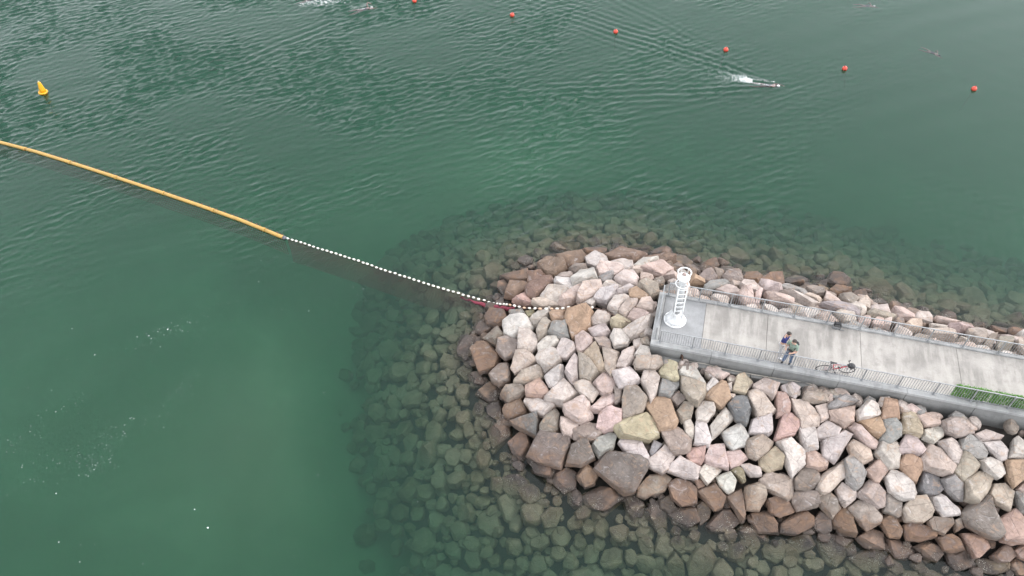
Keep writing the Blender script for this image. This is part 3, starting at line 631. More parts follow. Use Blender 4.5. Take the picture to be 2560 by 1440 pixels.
# core the stones are bedded on
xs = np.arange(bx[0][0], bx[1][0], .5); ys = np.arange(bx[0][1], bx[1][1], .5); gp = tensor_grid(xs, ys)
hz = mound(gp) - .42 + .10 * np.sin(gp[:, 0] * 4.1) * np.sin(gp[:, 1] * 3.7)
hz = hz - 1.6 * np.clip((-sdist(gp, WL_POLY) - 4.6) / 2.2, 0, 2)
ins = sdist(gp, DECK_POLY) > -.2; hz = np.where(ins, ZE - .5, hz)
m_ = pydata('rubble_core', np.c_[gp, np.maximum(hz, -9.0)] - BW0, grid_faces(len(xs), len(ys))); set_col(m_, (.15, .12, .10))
obj('rubble_core', m_, mat('gap_shade_rubble', (.045, .038, .033), .9, 0, .4, 3, .5), BW, smooth=True)  # near-black colour paints in the shade of the gaps between stones

# ------------------------------------------------------------------ concrete pier
CONC = concrete_material('deck_concrete', (.318, .298, .275), -DANG, .6)
CONC_END = concrete_material('end_slab_concrete', (.265, .266, .268), -DANG, .15)
CONC_KERB = concrete_material('kerb_concrete', (.32, .318, .312), -DANG, .5)
CONC_WALL = concrete_material('wall_concrete', (.215, .214, .206), -DANG, .25)
RUST = mat('rusty_steel', (.085, .05, .035), .8, .3, .4, 14, .4)
GALV = mat('galvanised_steel', (.34, .345, .35), .5, .45, .18, 6)
WHITE = mat('white_paint', (.80, .80, .79), .38, 0, .06, 5)
PIER0 = dk(0, 0, 0)
PR = Matrix.Rotation(DANG, 4, 'Z')
def pier_empty(name, s=0, w=0, z=ZD): return empty(name, dk(s, w, z), DANG)
def rbox(name, s0, s1, w0, w1, z0, z1, m, parent, origin, bev=.012, label=None):
    """box in pier coordinates with softened arrises; origin = (s, w, z) of its parent"""
    bm = bmesh.new(); bmesh.ops.create_cube(bm, size=1)
    bmesh.ops.scale(bm, vec=(s1 - s0, w1 - w0, z1 - z0), verts=bm.verts[:])
    if bev: bmesh.ops.bevel(bm, geom=bm.edges[:], offset=bev, segments=2, affect='EDGES', profile=.6)
    me_ = bpy.data.meshes.new(name); bm.to_mesh(me_); bm.free()
    o = obj(name, me_, m, parent, ((s0 + s1) / 2 - origin[0], (w0 + w1) / 2 - origin[1], (z0 + z1) / 2 - origin[2]))
    if label: o['label'] = label
    return o
PIER = pier_empty('concrete_pier', 0, 0, ZD - 1.5); PO = (0, 0, ZD - 1.5)
tag(PIER, 'pale grey concrete pier walkway running along the top of the boulders', 'pier')
edges_s = [0.32, 2.25, 5.1, 9.2, 13.3, 17.4, 21.5, DECK_L]
for a, b_ in zip(edges_s, edges_s[1:]):
    rbox('deck_slab', a + .006, b_ - .006, .32, DECK_W - .16, ZD - .3, ZD - (0.0 if a > 1 else -.004), CONC if a > 1 else CONC_END, PIER, PO, .012, None if a > 1 else 'smoother grey end slab under the white beacon')
for a in np.arange(0, DECK_L, 2.75):
    b_ = min(a + 2.75, DECK_L)
    rbox('wall_panel', a + .008, b_ - .008, .02, .31, ZD - 1.5, ZD - .09, CONC_WALL, PIER, PO, .015)
    rbox('kerb_stone', a + .004, b_ - .004, -.012, .315, ZD - .086, ZD + .06, CONC_KERB, PIER, PO, .02)
    rbox('edge_beam', a + .004, b_ - .004, DECK_W - .155, DECK_W + .02, ZD - 1.5, ZD + .05, CONC_KERB, PIER, PO, .02)
rbox('kerb_stone', .0, .315, .32, DECK_W - .16, ZD - 1.5, ZD + .055, CONC_KERB, PIER, PO, .02)
for a, b_ in ((-.05, 2.1), (2.12, 4.6), (4.62, 7.4)):
    rbox('footing_ledge', a, b_, -.22, .015, ZD - 1.6, ZD - .66, CONC_WALL, PIER, PO, .03)

# railings
def railing(name, pts, label, step=1.45, h=.80, pick=.105):
    """pts: list of (s, w); posts at each, rails and pickets between"""
    o0 = (pts[0][0], pts[0][1], ZD); t = pier_empty(name, *pts[0]); tag(t, label, 'railing', 'railings around the pier')
    pm = MB().box((0, 0, h / 2 + .01), (.055, .055, h + .02)).box((0, 0, .012), (.13, .13, .02)).mesh('post')
    km = MB().tube([(0, 0, .10), (0, 0, h - .02)], .0115, 6).mesh('picket')
    L_ = [(p[0] - o0[0], p[1] - o0[1]) for p in pts]
    base = .055
    for p in L_: obj('post', pm, GALV, t, (*p, base))
    for a, b_ in zip(L_, L_[1:]):
        d = math.hypot(b_[0] - a[0], b_[1] - a[1]); M = Matrix.Rotation(math.atan2(b_[1] - a[1], b_[0] - a[0]), 3, 'Z'); c = ((a[0] + b_[0]) / 2, (a[1] + b_[1]) / 2)
        MB().box((*c, base + h), (d - .004, .04, .03), M).build('top_rail', GALV, t)
        MB().box((*c, base + .09), (d - .06, .035, .03), M).build('bottom_rail', GALV, t)
        n = max(2, int(round(d / pick)))
        for k in range(1, n): f = k / n; obj('picket', km, GALV, t, (a[0] + (b_[0] - a[0]) * f, a[1] + (b_[1] - a[1]) * f, base))
    return t
fp = [dk_of(at(x, y, ZD))[0] for x, y in ((1649, 855), (1727, 869), (1811, 888), (1891, 903))]
fp = [fp[0] + i * 1.455 for i in range(15)]
railing('railing', [(s, .2) for s in fp], 'steel picket railing along the near edge, in front of the two people')
bp_ = [.42 + i * 1.46 for i in range(15)]
railing('railing', [(s, DECK_W - .08) for s in bp_], 'steel picket railing along the far edge, behind the white beacon')
railing('railing', [(.18, .36), (.18, 1.8), (.18, DECK_W - .3)], 'short steel picket railing across the seaward end of the pier')

# green leafy screen tied behind the near railing
LEAF = mat('screen_leaves', (.12, .29, .045), .5, 0, .4, 30)
gs = dk_of(at(2372, 990, ZD))[0]
hs_ = pier_empty('leafy_screen', gs, .29); tag(hs_, 'bright green leafy screen tied behind the near railing', 'hedge screen')
for i in range(3):
    v, f = [], []
    for k in range(2600):
        p = np.array([rng.uniform(.03, 1.43), rng.normal(.03, .035), rng.uniform(.08, .84)]); a = rng.normal(0, 1, 3); a /= np.linalg.norm(a); b_ = np.cross(a, rng.normal(0, 1, 3)); b_ /= np.linalg.norm(b_)
        l, w_ = rng.uniform(.03, .055), rng.uniform(.012, .02); n = len(v)
        v += [p - a * l, p + b_ * w_, p + a * l, p - b_ * w_]; f.append((n, n + 1, n + 2, n + 3))
    o = obj('leaf_panel', pydata('leaf_panel', v, f), LEAF, hs_, (i * 1.46, 0, 0)); o['kind'] = 'stuff'
    mb = MB()
    for zz in (.12, .45, .8): mb.tube([(.02 + i * 1.46, 0.03, zz), (1.44 + i * 1.46, 0.03, zz)], .008, 5)
    for k in range(8): mb.tube([(.02 + i * 1.46 + k * .2, .03, .08), (.02 + i * 1.46 + k * .2, .03, .84)], .006, 5)
    mb.build('lattice', LEAF, hs_)

# rusty bracket hooked over the wall
rs = dk_of(at(1707, 885, ZD))[0]
rb = pier_empty('rusty_bracket', rs, 0, ZD - .75); tag(rb, 'rusty steel bracket and toothed bar fixed to the pier wall', 'bracket')
MB().tube([(.06, -.26, .0), (.05, -.24, .3), (.02, -.12, .48), (-.03, -.02, .46), (-.05, -.03, .2)], .035, 8).build('hook', RUST, rb, smooth=True)
mb = MB().box((-.24, -.30, .08), (.6, .05, .05))
for k in range(6): mb.tube([(-.5 + k * .1, -.30, .06), (-.5 + k * .1, -.33, -.16)], .014, 6)
mb.build('toothed_bar', RUST, rb)

# thin hose lying along the footing
HOSE = mat('pale_hose', (.50, .46, .40), .6)
hp = [(1715, 903), (1760, 909), (1800, 920), (1853, 931), (1905, 940), (1960, 949), (2010, 955), (2040, 965)]
pts = [at(x, y, ZD - .62) for x, y in hp]; h0 = pts[0]
ho = MB().tube([Vector(p - h0) for p in pts], .022, 6).build('hose', HOSE, None, Vector(h0), True)
tag(ho, 'thin pale hose lying along the foot of the pier wall', 'hose')

# ------------------------------------------------------------------ white beacon tower
tb = at(1687, 800, ZD + .004); TW = empty('beacon_tower', tb, R(14)); tag(TW, 'small white beacon tower with ladder and flared round base', 'beacon')
MB().lathe([(.50, 0), (.52, .015), (.52, .05), (.50, .07), (.47, .075)], 40).build('base_plate', WHITE, TW, smooth=False)
MB().lathe([(.46, .076), (.36, .14), (.27, .28), (.215, .46), (.19, .62)], 36).build('flared_skirt', WHITE, TW, smooth=True)
for k in range(6):
    a = R(60 * k + 10); MB().add([(math.cos(a) * r_ - math.sin(a) * w_, math.sin(a) * r_ + math.cos(a) * w_, z_) for w_ in (-.012, .012) for r_, z_ in ((.2, .08), (.475, .08), (.22, .62))],
                               [(0, 1, 2), (3, 5, 4), (0, 3, 4, 1), (1, 4, 5, 2), (2, 5, 3, 0)]).build('gusset', WHITE, TW)
for k in range(8):
    a = R(45 * k); MB().lathe([(.018, .0), (.018, .03), (.01, .035)], 6, (math.cos(a) * .49, math.sin(a) * .49, .074)).build('anchor_bolt', GALV, TW)
MB().lathe([(.185, .6), (.17, 2.3), (.165, 2.62), (.17, 2.64)], 32).build('column', mat('shaded_column_white', (.56, .565, .57), .45, 0, .06, 5), TW, smooth=True)  # white column toned to grey: shade behind the ladder put into its colour
# ladder on the side that faces the camera
LD = Matrix.Rotation(-R(14), 3, 'Z')
def L3(x, y, z): return LD @ Vector((x, y, z))
for sx in (-.19, .19):
    MB().tube([L3(sx * 1.02, -.33, .56), L3(sx, -.27, 1.0), L3(sx, -.255, 2.42)], .030, 8).build('ladder_stile', WHITE, TW, smooth=True)
for k in range(7):
    z_ = .66 + k * .28; MB().tube([L3(-.19, -.31 + (.05 if z_ > .9 else 0), z_), L3(.19, -.31 + (.05 if z_ > .9 else 0), z_)], .026, 8).build('ladder_rung', WHITE, TW, smooth=True)
for z_ in (.9, 1.7, 2.3):
    for sx in (-.19, .19): MB().tube([L3(sx, -.26, z_), L3(sx * .5, -.12, z_)], .012, 6).build('ladder_bracket', WHITE, TW)
MB().ring((0, 0, 2.48), .29, .026, 32).build('safety_hoop', WHITE, TW, smooth=True)
for k in range(4):
    a = R(90 * k + 45); MB().tube([(math.cos(a) * .16, math.sin(a) * .16, 2.48), (math.cos(a) * .285, math.sin(a) * .285, 2.48)], .014, 6).build('hoop_stay', WHITE, TW)
MB().lathe([(.165, 2.645), (.26, 2.84), (.285, 2.86), (.285, 2.92), (.26, 2.935)], 32).build('gallery', WHITE, TW, smooth=False)
MB().lathe([(.16, 2.937), (.16, 2.98), (.12, 2.99)], 24).build('lantern_seat', WHITE, TW)
MB().lathe([(.085, 2.992), (.095, 3.02), (.09, 3.10), (.05, 3.15), (.02, 3.16)], 20).build('lantern', mat('lantern_glass', (.36, .27, .24), .2), TW, smooth=True)
MB().ring((0, 0, 3.22), .285, .030, 32).build('guard_ring', WHITE, TW, smooth=True)
for k in range(6):
    a = R(60 * k + 30); MB().tube([(math.cos(a) * .27, math.sin(a) * .27, 2.93), (math.cos(a) * .285, math.sin(a) * .285, 3.22)], .012, 6).build('guard_post', WHITE, TW)

# black floodlight by the far railing
fl0 = at(2090, 821, ZD + .004); BLACK = mat('black_plastic', (.022, .022, .024), .5); GREYB = mat('grey_bracket', (.25, .25, .25), .5, .5)
fl = empty('floodlight', fl0, DANG); tag(fl, 'small black floodlight on a bracket beside the far railing', 'floodlight')
bm = bmesh.new(); bmesh.ops.create_cube(bm, size=1); bmesh.ops.scale(bm, vec=(.30, .20, .20), verts=bm.verts[:]); bmesh.ops.bevel(bm, geom=bm.edges[:], offset=.035, segments=2, affect='EDGES')
me_ = bpy.data.meshes.new('housing'); bm.to_mesh(me_); bm.free()
hou = obj('housing', me_, BLACK, fl, (0, 0, .27)); MB().box((0, -.105, .0), (.24, .012, .14)).build('lens', mat('lamp_lens', (.10, .10, .10), .15), hou)
for k in range(5): MB().box((-.11 + k * .055, .115, 0), (.012, .04, .17)).build('cooling_fin', BLACK, hou)
MB().tube([(-.19, 0, .03), (-.19, 0, .27)], .016, 6).tube([(.19, 0, .03), (.19, 0, .27)], .016, 6).tube([(-.2, 0, .03), (.2, 0, .03)], .018, 6).build('yoke', GREYB, fl)
MB().box((0, 0, .01), (.34, .16, .02)).box((.24, -.05, .01), (.22, .05, .02)).build('foot', GREYB, fl)

# ------------------------------------------------------------------ people
SKIN = mat('skin', (.46, .29, .22), .55, 0, .06, 20)
HAIR = mat('dark_hair', (.035, .025, .02), .6, 0, .3, 60)
NAVY = mat('navy_shirt', (.018, .024, .13), .8, 0, .25, 12, .3)
SAGE = mat('sage_shirt', (.20, .26, .21), .85, 0, .2, 12, .3)
DENIM = mat('denim', (.105, .16, .27), .85, 0, .3, 18, .3)
PALE = mat('pale_trousers', (.50, .48, .47), .85, 0, .12, 14, .3)
SHOE_B = mat('black_shoe', (.02, .02, .022), .5); SHOE_W = mat('white_shoe', (.72, .72, .74), .5)

def skin(name, verts, edges, m, parent, loc=(0, 0, 0), sub=2, root=0):
    me_ = pydata(name, [v[:3] for v in verts], [], edges); o = obj(name, me_, m, parent, loc)
    o.modifiers.new('skin', 'SKIN'); lay = me_.skin_vertices[0].data
    for i, v in enumerate(verts):
        r_ = v[3]; lay[i].radius = (r_, v[4] if len(v) > 4 else r_); lay[i].use_root = (i == root)
    o.modifiers['skin'].use_smooth_shade = True
    sb = o.modifiers.new('sub', 'SUBSURF'); sb.levels = sub; sb.render_levels = sub
    return o

def chain(V, E, start, pts):
    k = start
    for p in pts:
        V.append(p); E.append((k, len(V) - 1)); k = len(V) - 1
    return k

def hand(V, E, wrist, d, pn, side):
    """palm, four fingers and a thumb from wrist index along d, palm normal pn; fingers curl towards pn"""
    w = Vector(V[wrist][:3]); d = Vector(d).normalized(); pn = Vector(pn); pn = (pn - d * pn.dot(d)).normalized(); a = d.cross(pn) * side
    palm = chain(V, E, wrist, [(*(w + d * .045), .026, .016), (*(w + d * .085), .030, .014)])
    for i, (off, ln) in enumerate(((-.027, .066), (-.009, .076), (.009, .072), (.027, .056))):
        b_ = w + d * .092 + a * off
        chain(V, E, palm, [(*b_, .0085), (*(b_ + d * ln * .5 + pn * .012), .008), (*(b_ + d * ln * .78 + pn * .036), .007)])
    tb_ = w + d * .04 - a * .03
    chain(V, E, palm - 1, [(*tb_, .011), (*(tb_ + d * .03 - a * .022 + pn * .012), .0095), (*(tb_ + d * .055 - a * .022 + pn * .03), .008)])

def person(name, loc, rz, label, legs, arms, lean, head_turn, shirt, trousers, shoe, sleeve=.5, short=False):
    """legs/arms: per side (hip, knee, ankle) / (elbow, wrist) offsets in metres, facing +Y"""
    t = empty(name, loc, rz); tag(t, label, 'person')
    lx, ly = lean
    pel = Vector((0, 0, .93)); wa = Vector((lx * .35, ly * .35, 1.10)); ch = Vector((lx * .8, ly * .8, 1.30)); nk = Vector((lx, ly, 1.46)); hd = Vector((lx * 1.1 + head_turn[0] * .03, ly * 1.1 + .045, 1.58))
    V = [(*pel, .13, .10)]; E = []
    iw = chain(V, E, 0, [(*wa, .125, .092)]); ic = chain(V, E, iw, [(*ch, .150, .10)]); ik = chain(V, E, ic, [(*(ch + Vector((0, 0, .10))), .12, .08), (*nk, .058), (*(nk + Vector((0, .012, .055))), .054)])
    ih = chain(V, E, ik, [(*hd, .078, .092), (*(hd + Vector((0, .0, .075))), .080, .095), (*(hd + Vector((0, -.01, .125))), .05, .06)])
    f = Vector((head_turn[0], 1, head_turn[1])).normalized()
    chain(V, E, ih - 2, [(*(hd + f * .085 + Vector((0, 0, .01))), .016), (*(hd + f * .112 + Vector((0, 0, -.005))), .010)])       # nose
    for s_ in (-1, 1): chain(V, E, ih - 2, [(*(hd + Vector((s_ * .088, -.005, .01))), .013)])                                    # ears
    ank = []
    for s_, (hp_, kn, an) in zip((-1, 1), legs):
        chain(V, E, 0, [(s_ * .095 + hp_[0], hp_[1], .86, .095), (s_ * .10 + kn[0], kn[1], kn[2], .062), (s_ * .10 + kn[0] * .6 + an[0] * .4, (kn[1] + an[1]) / 2 - .01, kn[2] * .62 + .03, .056), (s_ * .10 + an[0], an[1], an[2], .042)])
        ank.append(Vector((s_ * .10 + an[0], an[1], an[2])))
    sh = []; el = []
    for s_, (eo, wo_, pn) in zip((-1, 1), arms):
        S0 = ch + Vector((s_ * .185, 0, .095)); e_ = S0 + Vector(eo); w_ = e_ + Vector(wo_)
        k = chain(V, E, ic + 1, [(*S0, .062), (*((S0 + e_) / 2), .050), (*e_, .042), (*((e_ + w_) / 2), .038), (*w_, .027)])
        hand(V, E, k, w_ - e_, pn, s_); sh.append(S0); el.append(e_)
    skin('body', V, E, SKIN, t)
    # shirt: the torso and sleeves, a little larger
    V = [(*(pel + Vector((0, 0, -.02))), .158, .125)]; E = []
    b1 = chain(V, E, 0, [(*wa, .15, .115)]); b2 = chain(V, E, b1, [(*ch, .172, .122)]); b3 = chain(V, E, b2, [(*(ch + Vector((0, 0, .10))), .135, .098), (*(nk + Vector((0, 0, -.015))), .070)])
    for i in (0, 1): chain(V, E, b2 + 1, [(*sh[i], .078), (*(sh[i].lerp(el[i], .5)), .066), (*(sh[i].lerp(el[i], sleeve * 1.6 if sleeve > .5 else .8)), .060)])
    skin('shirt', V, E, shirt, t)
    V = [(*(pel + Vector((0, 0, -.01))), .145, .115)]; E = []
    for s_, (hp_, kn, an) in zip((-1, 1), legs):
        pts = [(s_ * .098 + hp_[0], hp_[1], .85, .108), (s_ * .10 + kn[0], kn[1], kn[2], .080)]
        if not short: pts += [(s_ * .10 + kn[0] * .6 + an[0] * .4, (kn[1] + an[1]) / 2 - .01, kn[2] * .6, .074), (s_ * .10 + an[0], an[1], an[2] + .02, .062)]
        chain(V, E, 0, pts)
    skin('trousers', V, E, trousers, t)
    for a_ in ank:
        skin('shoe', [(a_.x, a_.y - .045, .045, .045), (a_.x, a_.y + .06, .045, .048, .04), (a_.x, a_.y + .16, .036, .042, .030), (a_.x, a_.y + .20, .032, .028, .022)], [(0, 1), (1, 2), (2, 3)], shoe, t)
    # hair cap and eyes
    hc = hd + Vector((0, -.018, .062)); MB().ball(hc, (.092, .108, .088), 16, 10).build('hair', HAIR, t, smooth=True)
    for s_ in (-1, 1): MB().ball(hd + f * .083 + Vector((s_ * .032, 0, .028)), (.011, .009, .009), 8, 6).build('eye', HAIR, t)
    MB().ball(hd + f * .088 + Vector((0, 0, -.036)), (.024, .008, .007), 8, 6).build('mouth', mat('lips', (.30, .12, .10), .5), t)
    return t, sh, ch

pa = at(1945, 888, ZD); pb = at(1967, 908, ZD)
# left one turns to the screen of the phone the other holds
ta, sha, cha = person('person', pa, R(-128), 'person in navy blue T-shirt, pale trousers and white shoes, one arm reaching across', 
    [((0, .0), (-.02, .05, .50), (-.05, -.02, .085)), ((0, 0), (.02, .06, .50), (.06, .10, .085))],
    [((-.10, -.04, -.27), (-.05, .14, -.20), (1, 0, 0)), ((.05, .10, -.24), (-.10, .21, -.03), (0, 0, -1))], (.02, .08), (.15, -.35), NAVY, PALE, SHOE_W)
tb2, shb, chb = person('person', pb, R(128), 'person in sage green shirt and blue jeans, looking down at hands', 
    [((0, .0), (-.01, .04, .50), (-.02, -.05, .085)), ((0, 0), (.03, .07, .50), (.05, .12, .085))],
    [((-.08, .08, -.25), (.10, .22, .02), (0, 0, 1)), ((.08, .06, -.25), (-.12, .22, .03), (0, 0, 1))], (.0, .07), (-.05, -.45), SAGE, DENIM, SHOE_B)
# bags
def backpack(loc, rz, label, col, straps=True):
    t = empty('backpack', loc, rz); tag(t, label, 'bag'); m = mat('bag_cloth', col, .8, 0, .3, 20, .3)
    bm = bmesh.new(); bmesh.ops.create_cube(bm, size=1); bmesh.ops.scale(bm, vec=(.29, .15, .42), verts=bm.verts[:]); bmesh.ops.bevel(bm, geom=bm.edges[:], offset=.06, segments=3, affect='EDGES')
    me_ = bpy.data.meshes.new('pack'); bm.to_mesh(me_); bm.free(); obj('pack', me_, m, t, (0, 0, 0), True)
    MB().box((0, -.085, -.06), (.22, .05, .20)).build('front_pocket', m, t)
    for s_ in (-1, 1): MB().tube([(s_ * .10, .06, .17), (s_ * .12, .18, .20), (s_ * .13, .26, .10), (s_ * .13, .25, -.06), (s_ * .12, .08, -.16)], .020, 6).build('strap', m, t, smooth=True)
    return t
def local(t, p): return Matrix.Translation(t.location) @ Matrix.Rotation(t.rotation_euler.z, 4, 'Z') @ Vector(p)
backpack(local(tb2, (0, -.15, 1.22)), R(128), 'dark grey backpack on the back of the person in sage green', (.045, .05, .05))
wb = empty('waist_bag', local(tb2, (-.02, .16, .98)), R(128)); tag(wb, 'black waist bag worn by the person in jeans', 'bag')
MB().ball((0, 0, 0), (.15, .06, .10), 14, 8).build('pouch', BLACK, wb, smooth=True); MB().box((0, .058, .03), (.2, .012, .015)).build('zip', GREYB, wb)
ph = empty('phone', local(tb2, (0, .40, 1.17)), R(128)); tag(ph, 'phone held between the two people', 'phone')
MB().box((0, 0, 0), (.075, .15, .009)).build('case', BLACK, ph); MB().box((0, 0, .006), (.068, .14, .002)).build('screen', mat('phone_screen', (.10, .11, .13), .15), ph)

# ------------------------------------------------------------------ bicycle leaning on the near railing
TYRE = mat('tyre_rubber', (.03, .03, .03), .7); RED = mat('red_frame_paint', (.55, .03, .05), .35, 0, .1, 9, 0, .5); PINKW = mat('pale_frame_paint', (.62, .42, .43), .4); STEEL = mat('bare_steel', (.40, .40, .41), .4, .8)
k0 = at(2053, 928, ZD); k1 = at(2110, 931, ZD); bdir = (k1 - k0)[:2]; bang = math.atan2(bdir[1], bdir[0])
BK = empty('bicycle', (k0 + k1) / 2); BK.rotation_euler = (R(14), 0, bang); tag(BK, 'red and pale pink road bicycle leaning against the near railing', 'bicycle')
RW = .335; MX = Matrix.Rotation(R(90), 3, 'X')
def wheel(x, steer=0.0):
    w = empty('wheel', (x, 0, RW)); w.parent = BK; w.rotation_euler = (0, 0, steer)
    MB().ring((0, 0, 0), RW - .012, .014, 40, 8, MX).build('tyre', TYRE, w, smooth=True)
    MB().ring((0, 0, 0), RW - .032, .011, 40, 6, MX).build('rim', mat('dark_rim', (.06, .06, .065), .4, .4), w, smooth=True)
    mb = MB()
    for k in range(16):
        a = 2 * math.pi * k / 16; mb.tube([(0, .02 * (-1) ** k, 0), (math.cos(a) * (RW - .04), 0, math.sin(a) * (RW - .04))], .0022, 4, cap=False)
    mb.build('spokes', STEEL, w); MB().tube([(0, -.05, 0), (0, .05, 0)], .022, 10).build('hub', STEEL, w)
    return w
wheel(-.49); wheel(.50, R(-8))
BB = Vector((-.07, 0, .28)); ST = Vector((-.20, 0, .78)); HT = Vector((.36, 0, .80)); HB = Vector((.40, 0, .66)); RA = Vector((-.49, 0, RW)); FA = Vector((.50, 0, RW))
MB().tube([HB, BB], .027, 8).tube([BB, ST], .021, 8).build('frame_main', RED, BK, smooth=True)
MB().tube([HT, ST + Vector((.01, 0, -.03))], .017, 8).tube([HT, HB], .022, 8).build('top_tube', RED, BK, smooth=True)
mb = MB()
for s_ in (-.05, .05): mb.tube([BB + Vector((0, s_ * .6, 0)), RA + Vector((0, s_, 0))], .010, 6).tube([ST + Vector((0, s_ * .4, -.06)), RA + Vector((0, s_, 0))], .009, 6)
mb.build('rear_stays', PINKW, BK, smooth=True)
mb = MB()
for s_ in (-.05, .05): mb.tube([HB, HB + Vector((.02, s_, -.04)), FA + Vector((0, s_, 0))], .012, 6)
mb.build('fork', PINKW, BK, smooth=True)
MB().tube([ST, ST + Vector((-.045, 0, .16))], .013, 8).build('seat_post', STEEL, BK)
sdl = ST + Vector((-.06, 0, .17)); MB().add([sdl + Vector(p) for p in ((-.13, -.07, 0), (-.13, .07, 0), (.02, .03, 0), (.15, .018, -.01), (.15, -.018, -.01), (.02, -.03, 0), (-.13, -.065, .035), (-.13, .065, .035), (.02, .027, .03), (.15, .012, .02), (.15, -.012, .02), (.02, -.027, .03))],
    [(5, 4, 3, 2, 1, 0), (6, 7, 8, 9, 10, 11), (0, 1, 7, 6), (1, 2, 8, 7), (2, 3, 9, 8), (3, 4, 10, 9), (4, 5, 11, 10), (5, 0, 6, 11)]).build('saddle', BLACK, BK)
stem = HT + Vector((.07, 0, .07)); MB().tube([HT, HT + Vector((-.01, 0, .06)), stem], .014, 8).build('stem', BLACK, BK)
mb = MB()
for s_ in (-1, 1): mb.tube([stem, stem + Vector((0, s_ * .19, 0)), stem + Vector((.07, s_ * .20, 0)), stem + Vector((.09, s_ * .20, -.07)), stem + Vector((.03, s_ * .20, -.13))], .013, 8)
mb.build('handlebar', BLACK, BK, smooth=True)
mb = MB().ring(BB + Vector((0, -.05, 0)), .085, .006, 24, 6, MX)
for k in range(5): mb.tube([BB + Vector((0, -.05, 0)), BB + Vector((math.cos(k * 1.257) * .08, -.05, math.sin(k * 1.257) * .08))], .006, 5)
mb.build('chainring', STEEL, BK)
for s_, a in ((-1, -50), (1, 130)):
    e_ = BB + Vector((math.cos(R(a)) * .17, s_ * .07, math.sin(R(a)) * .17)); MB().tube([BB + Vector((0, s_ * .06, 0)), e_], .011, 6).build('crank', BLACK, BK); MB().box(e_ + Vector((0, s_ * .05, 0)), (.09, .08, .02)).build('pedal', BLACK, BK)
MB().tube([BB + Vector((0, -.05, .085)), RA + Vector((0, -.05, .04))], .005, 4).tube([BB + Vector((0, -.05, -.085)), RA + Vector((0, -.05, -.04))], .005, 4).build('chain', BLACK, BK)
MB().lathe([(.035, -.09), (.036, .05), (.02, .08), (.02, .10)], 10, (.13, 0, .50), Matrix.Rotation(R(-50), 3, 'Y')).build('bottle', BLACK, BK, smooth=True)
hl = empty('helmet', BK.matrix_basis @ Vector((.47, -.10, .95))); hl.rotation_euler = (R(20), R(10), bang); tag(hl, 'black cycling helmet hanging on the bicycle handlebar', 'helmet')
v, f = [], []
mb = MB().lathe([(.03, .125), (.08, .105), (.118, .06), (.128, .0), (.12, -.035), (.105, -.03), (.10, .02), (.07, .08), (.02, .10)][::-1], 20); me_ = mb.mesh('shell')
for vv in me_.vertices: vv.co.x *= 1.3
obj('shell', me_, BLACK, hl, smooth=True)
for k in range(4): MB().box((-.09 + k * .06, 0, .118 - abs(k - 1.5) * .012), (.035, .10, .008)).build('vent', mat('vent_grey', (.10, .10, .10), .6), hl)

# ------------------------------------------------------------------ float line, net and boom
YEL = mat('yellow_boom', (.47, .285, .075), .45, 0, .12, 3, .1); FLOATW = mat('float_foam', (.78, .76, .68), .55, 0, .08, 12); FLOATO = mat('stained_float', (.62, .40, .27), .6, 0, .15, 12)
ROPE = mat('wet_rope', (.16, .10, .08), .85, 0, .3, 25, .4); NETM = mat('brown_net', (.17, .06, .045), .85, 0, .3, 9); MAGENTA = mat('red_net_roll', (.20, .03, .05), .8, 0, .3, 12, .5)
WPX = [(719, 596), (755, 607), (793, 620), (830, 631), (895, 652), (961, 675), (1033, 698.6), (1104, 720.5), (1161, 737.4), (1206, 750.5), (1234, 758)]
RPX = [(1277, 762), (1302, 768.7), (1345, 771.7), (1390, 772.6), (1421, 769), (1438, 769.7), (1480, 769.3)]
EPX = [(1500, 772), (1516, 779), (1545, 793), (1572, 806)]
def rock_top(x, y, lift=.5): return on_mound(x, y, lift)
line = [at(x, y, .03) for x, y in WPX] + [rock_top(x, y) for x, y in RPX]; tail = [rock_top(x, y, .5) for x, y in EPX]
def resample(pts, step):
    pts = np.array(pts); seg = np.linalg.norm(np.diff(pts, axis=0), axis=1); t = np.r_[0, np.cumsum(seg)]; n = max(2, int(round(t[-1] / step)) + 1)
    return np.stack([np.interp(np.linspace(0, t[-1], n), t, pts[:, k]) for k in range(3)], 1)
FN = empty('float_line', line[0]); l0 = np.array(line[0]); tag(FN, 'string of white net floats running from the yellow boom onto the rocks', 'float line')
dense = resample(line + tail, .12)
MB().tube([Vector(p - l0 - np.array([0, 0, .01])) for p in dense], .018, 5).build('rope', ROPE, FN, smooth=True)
fpos = resample(line, .305)
fm = MB().lathe([(.018, -.088), (.045, -.075), (.064, -.035), (.066, .0), (.064, .035), (.045, .075), (.018, .088)], 12).mesh('float')
fm2 = fm.copy(); fm.materials.append(FLOATW); fm2.materials.append(FLOATO)
for m_ in (fm, fm2): m_.polygons.foreach_set('use_smooth', [True] * len(m_.polygons))
for i, p in enumerate(fpos):
    d = Vector(fpos[min(i + 1, len(fpos) - 1)] - fpos[max(i - 1, 0)])
    stained = p[2] > .6 and rng.random() < .55
    o = obj('float', fm2 if stained else fm, None, FN, Vector(p - l0 + rng.normal(0, .008, 3)))
    o.rotation_euler = (d.to_track_quat('Z', 'Y').to_matrix() @ Matrix.Rotation(rng.normal(0, .12), 3, 'X')).to_euler()
    s_ = rng.uniform(.80, .98); o.scale = (s_, s_, rng.uniform(.92, 1.06))
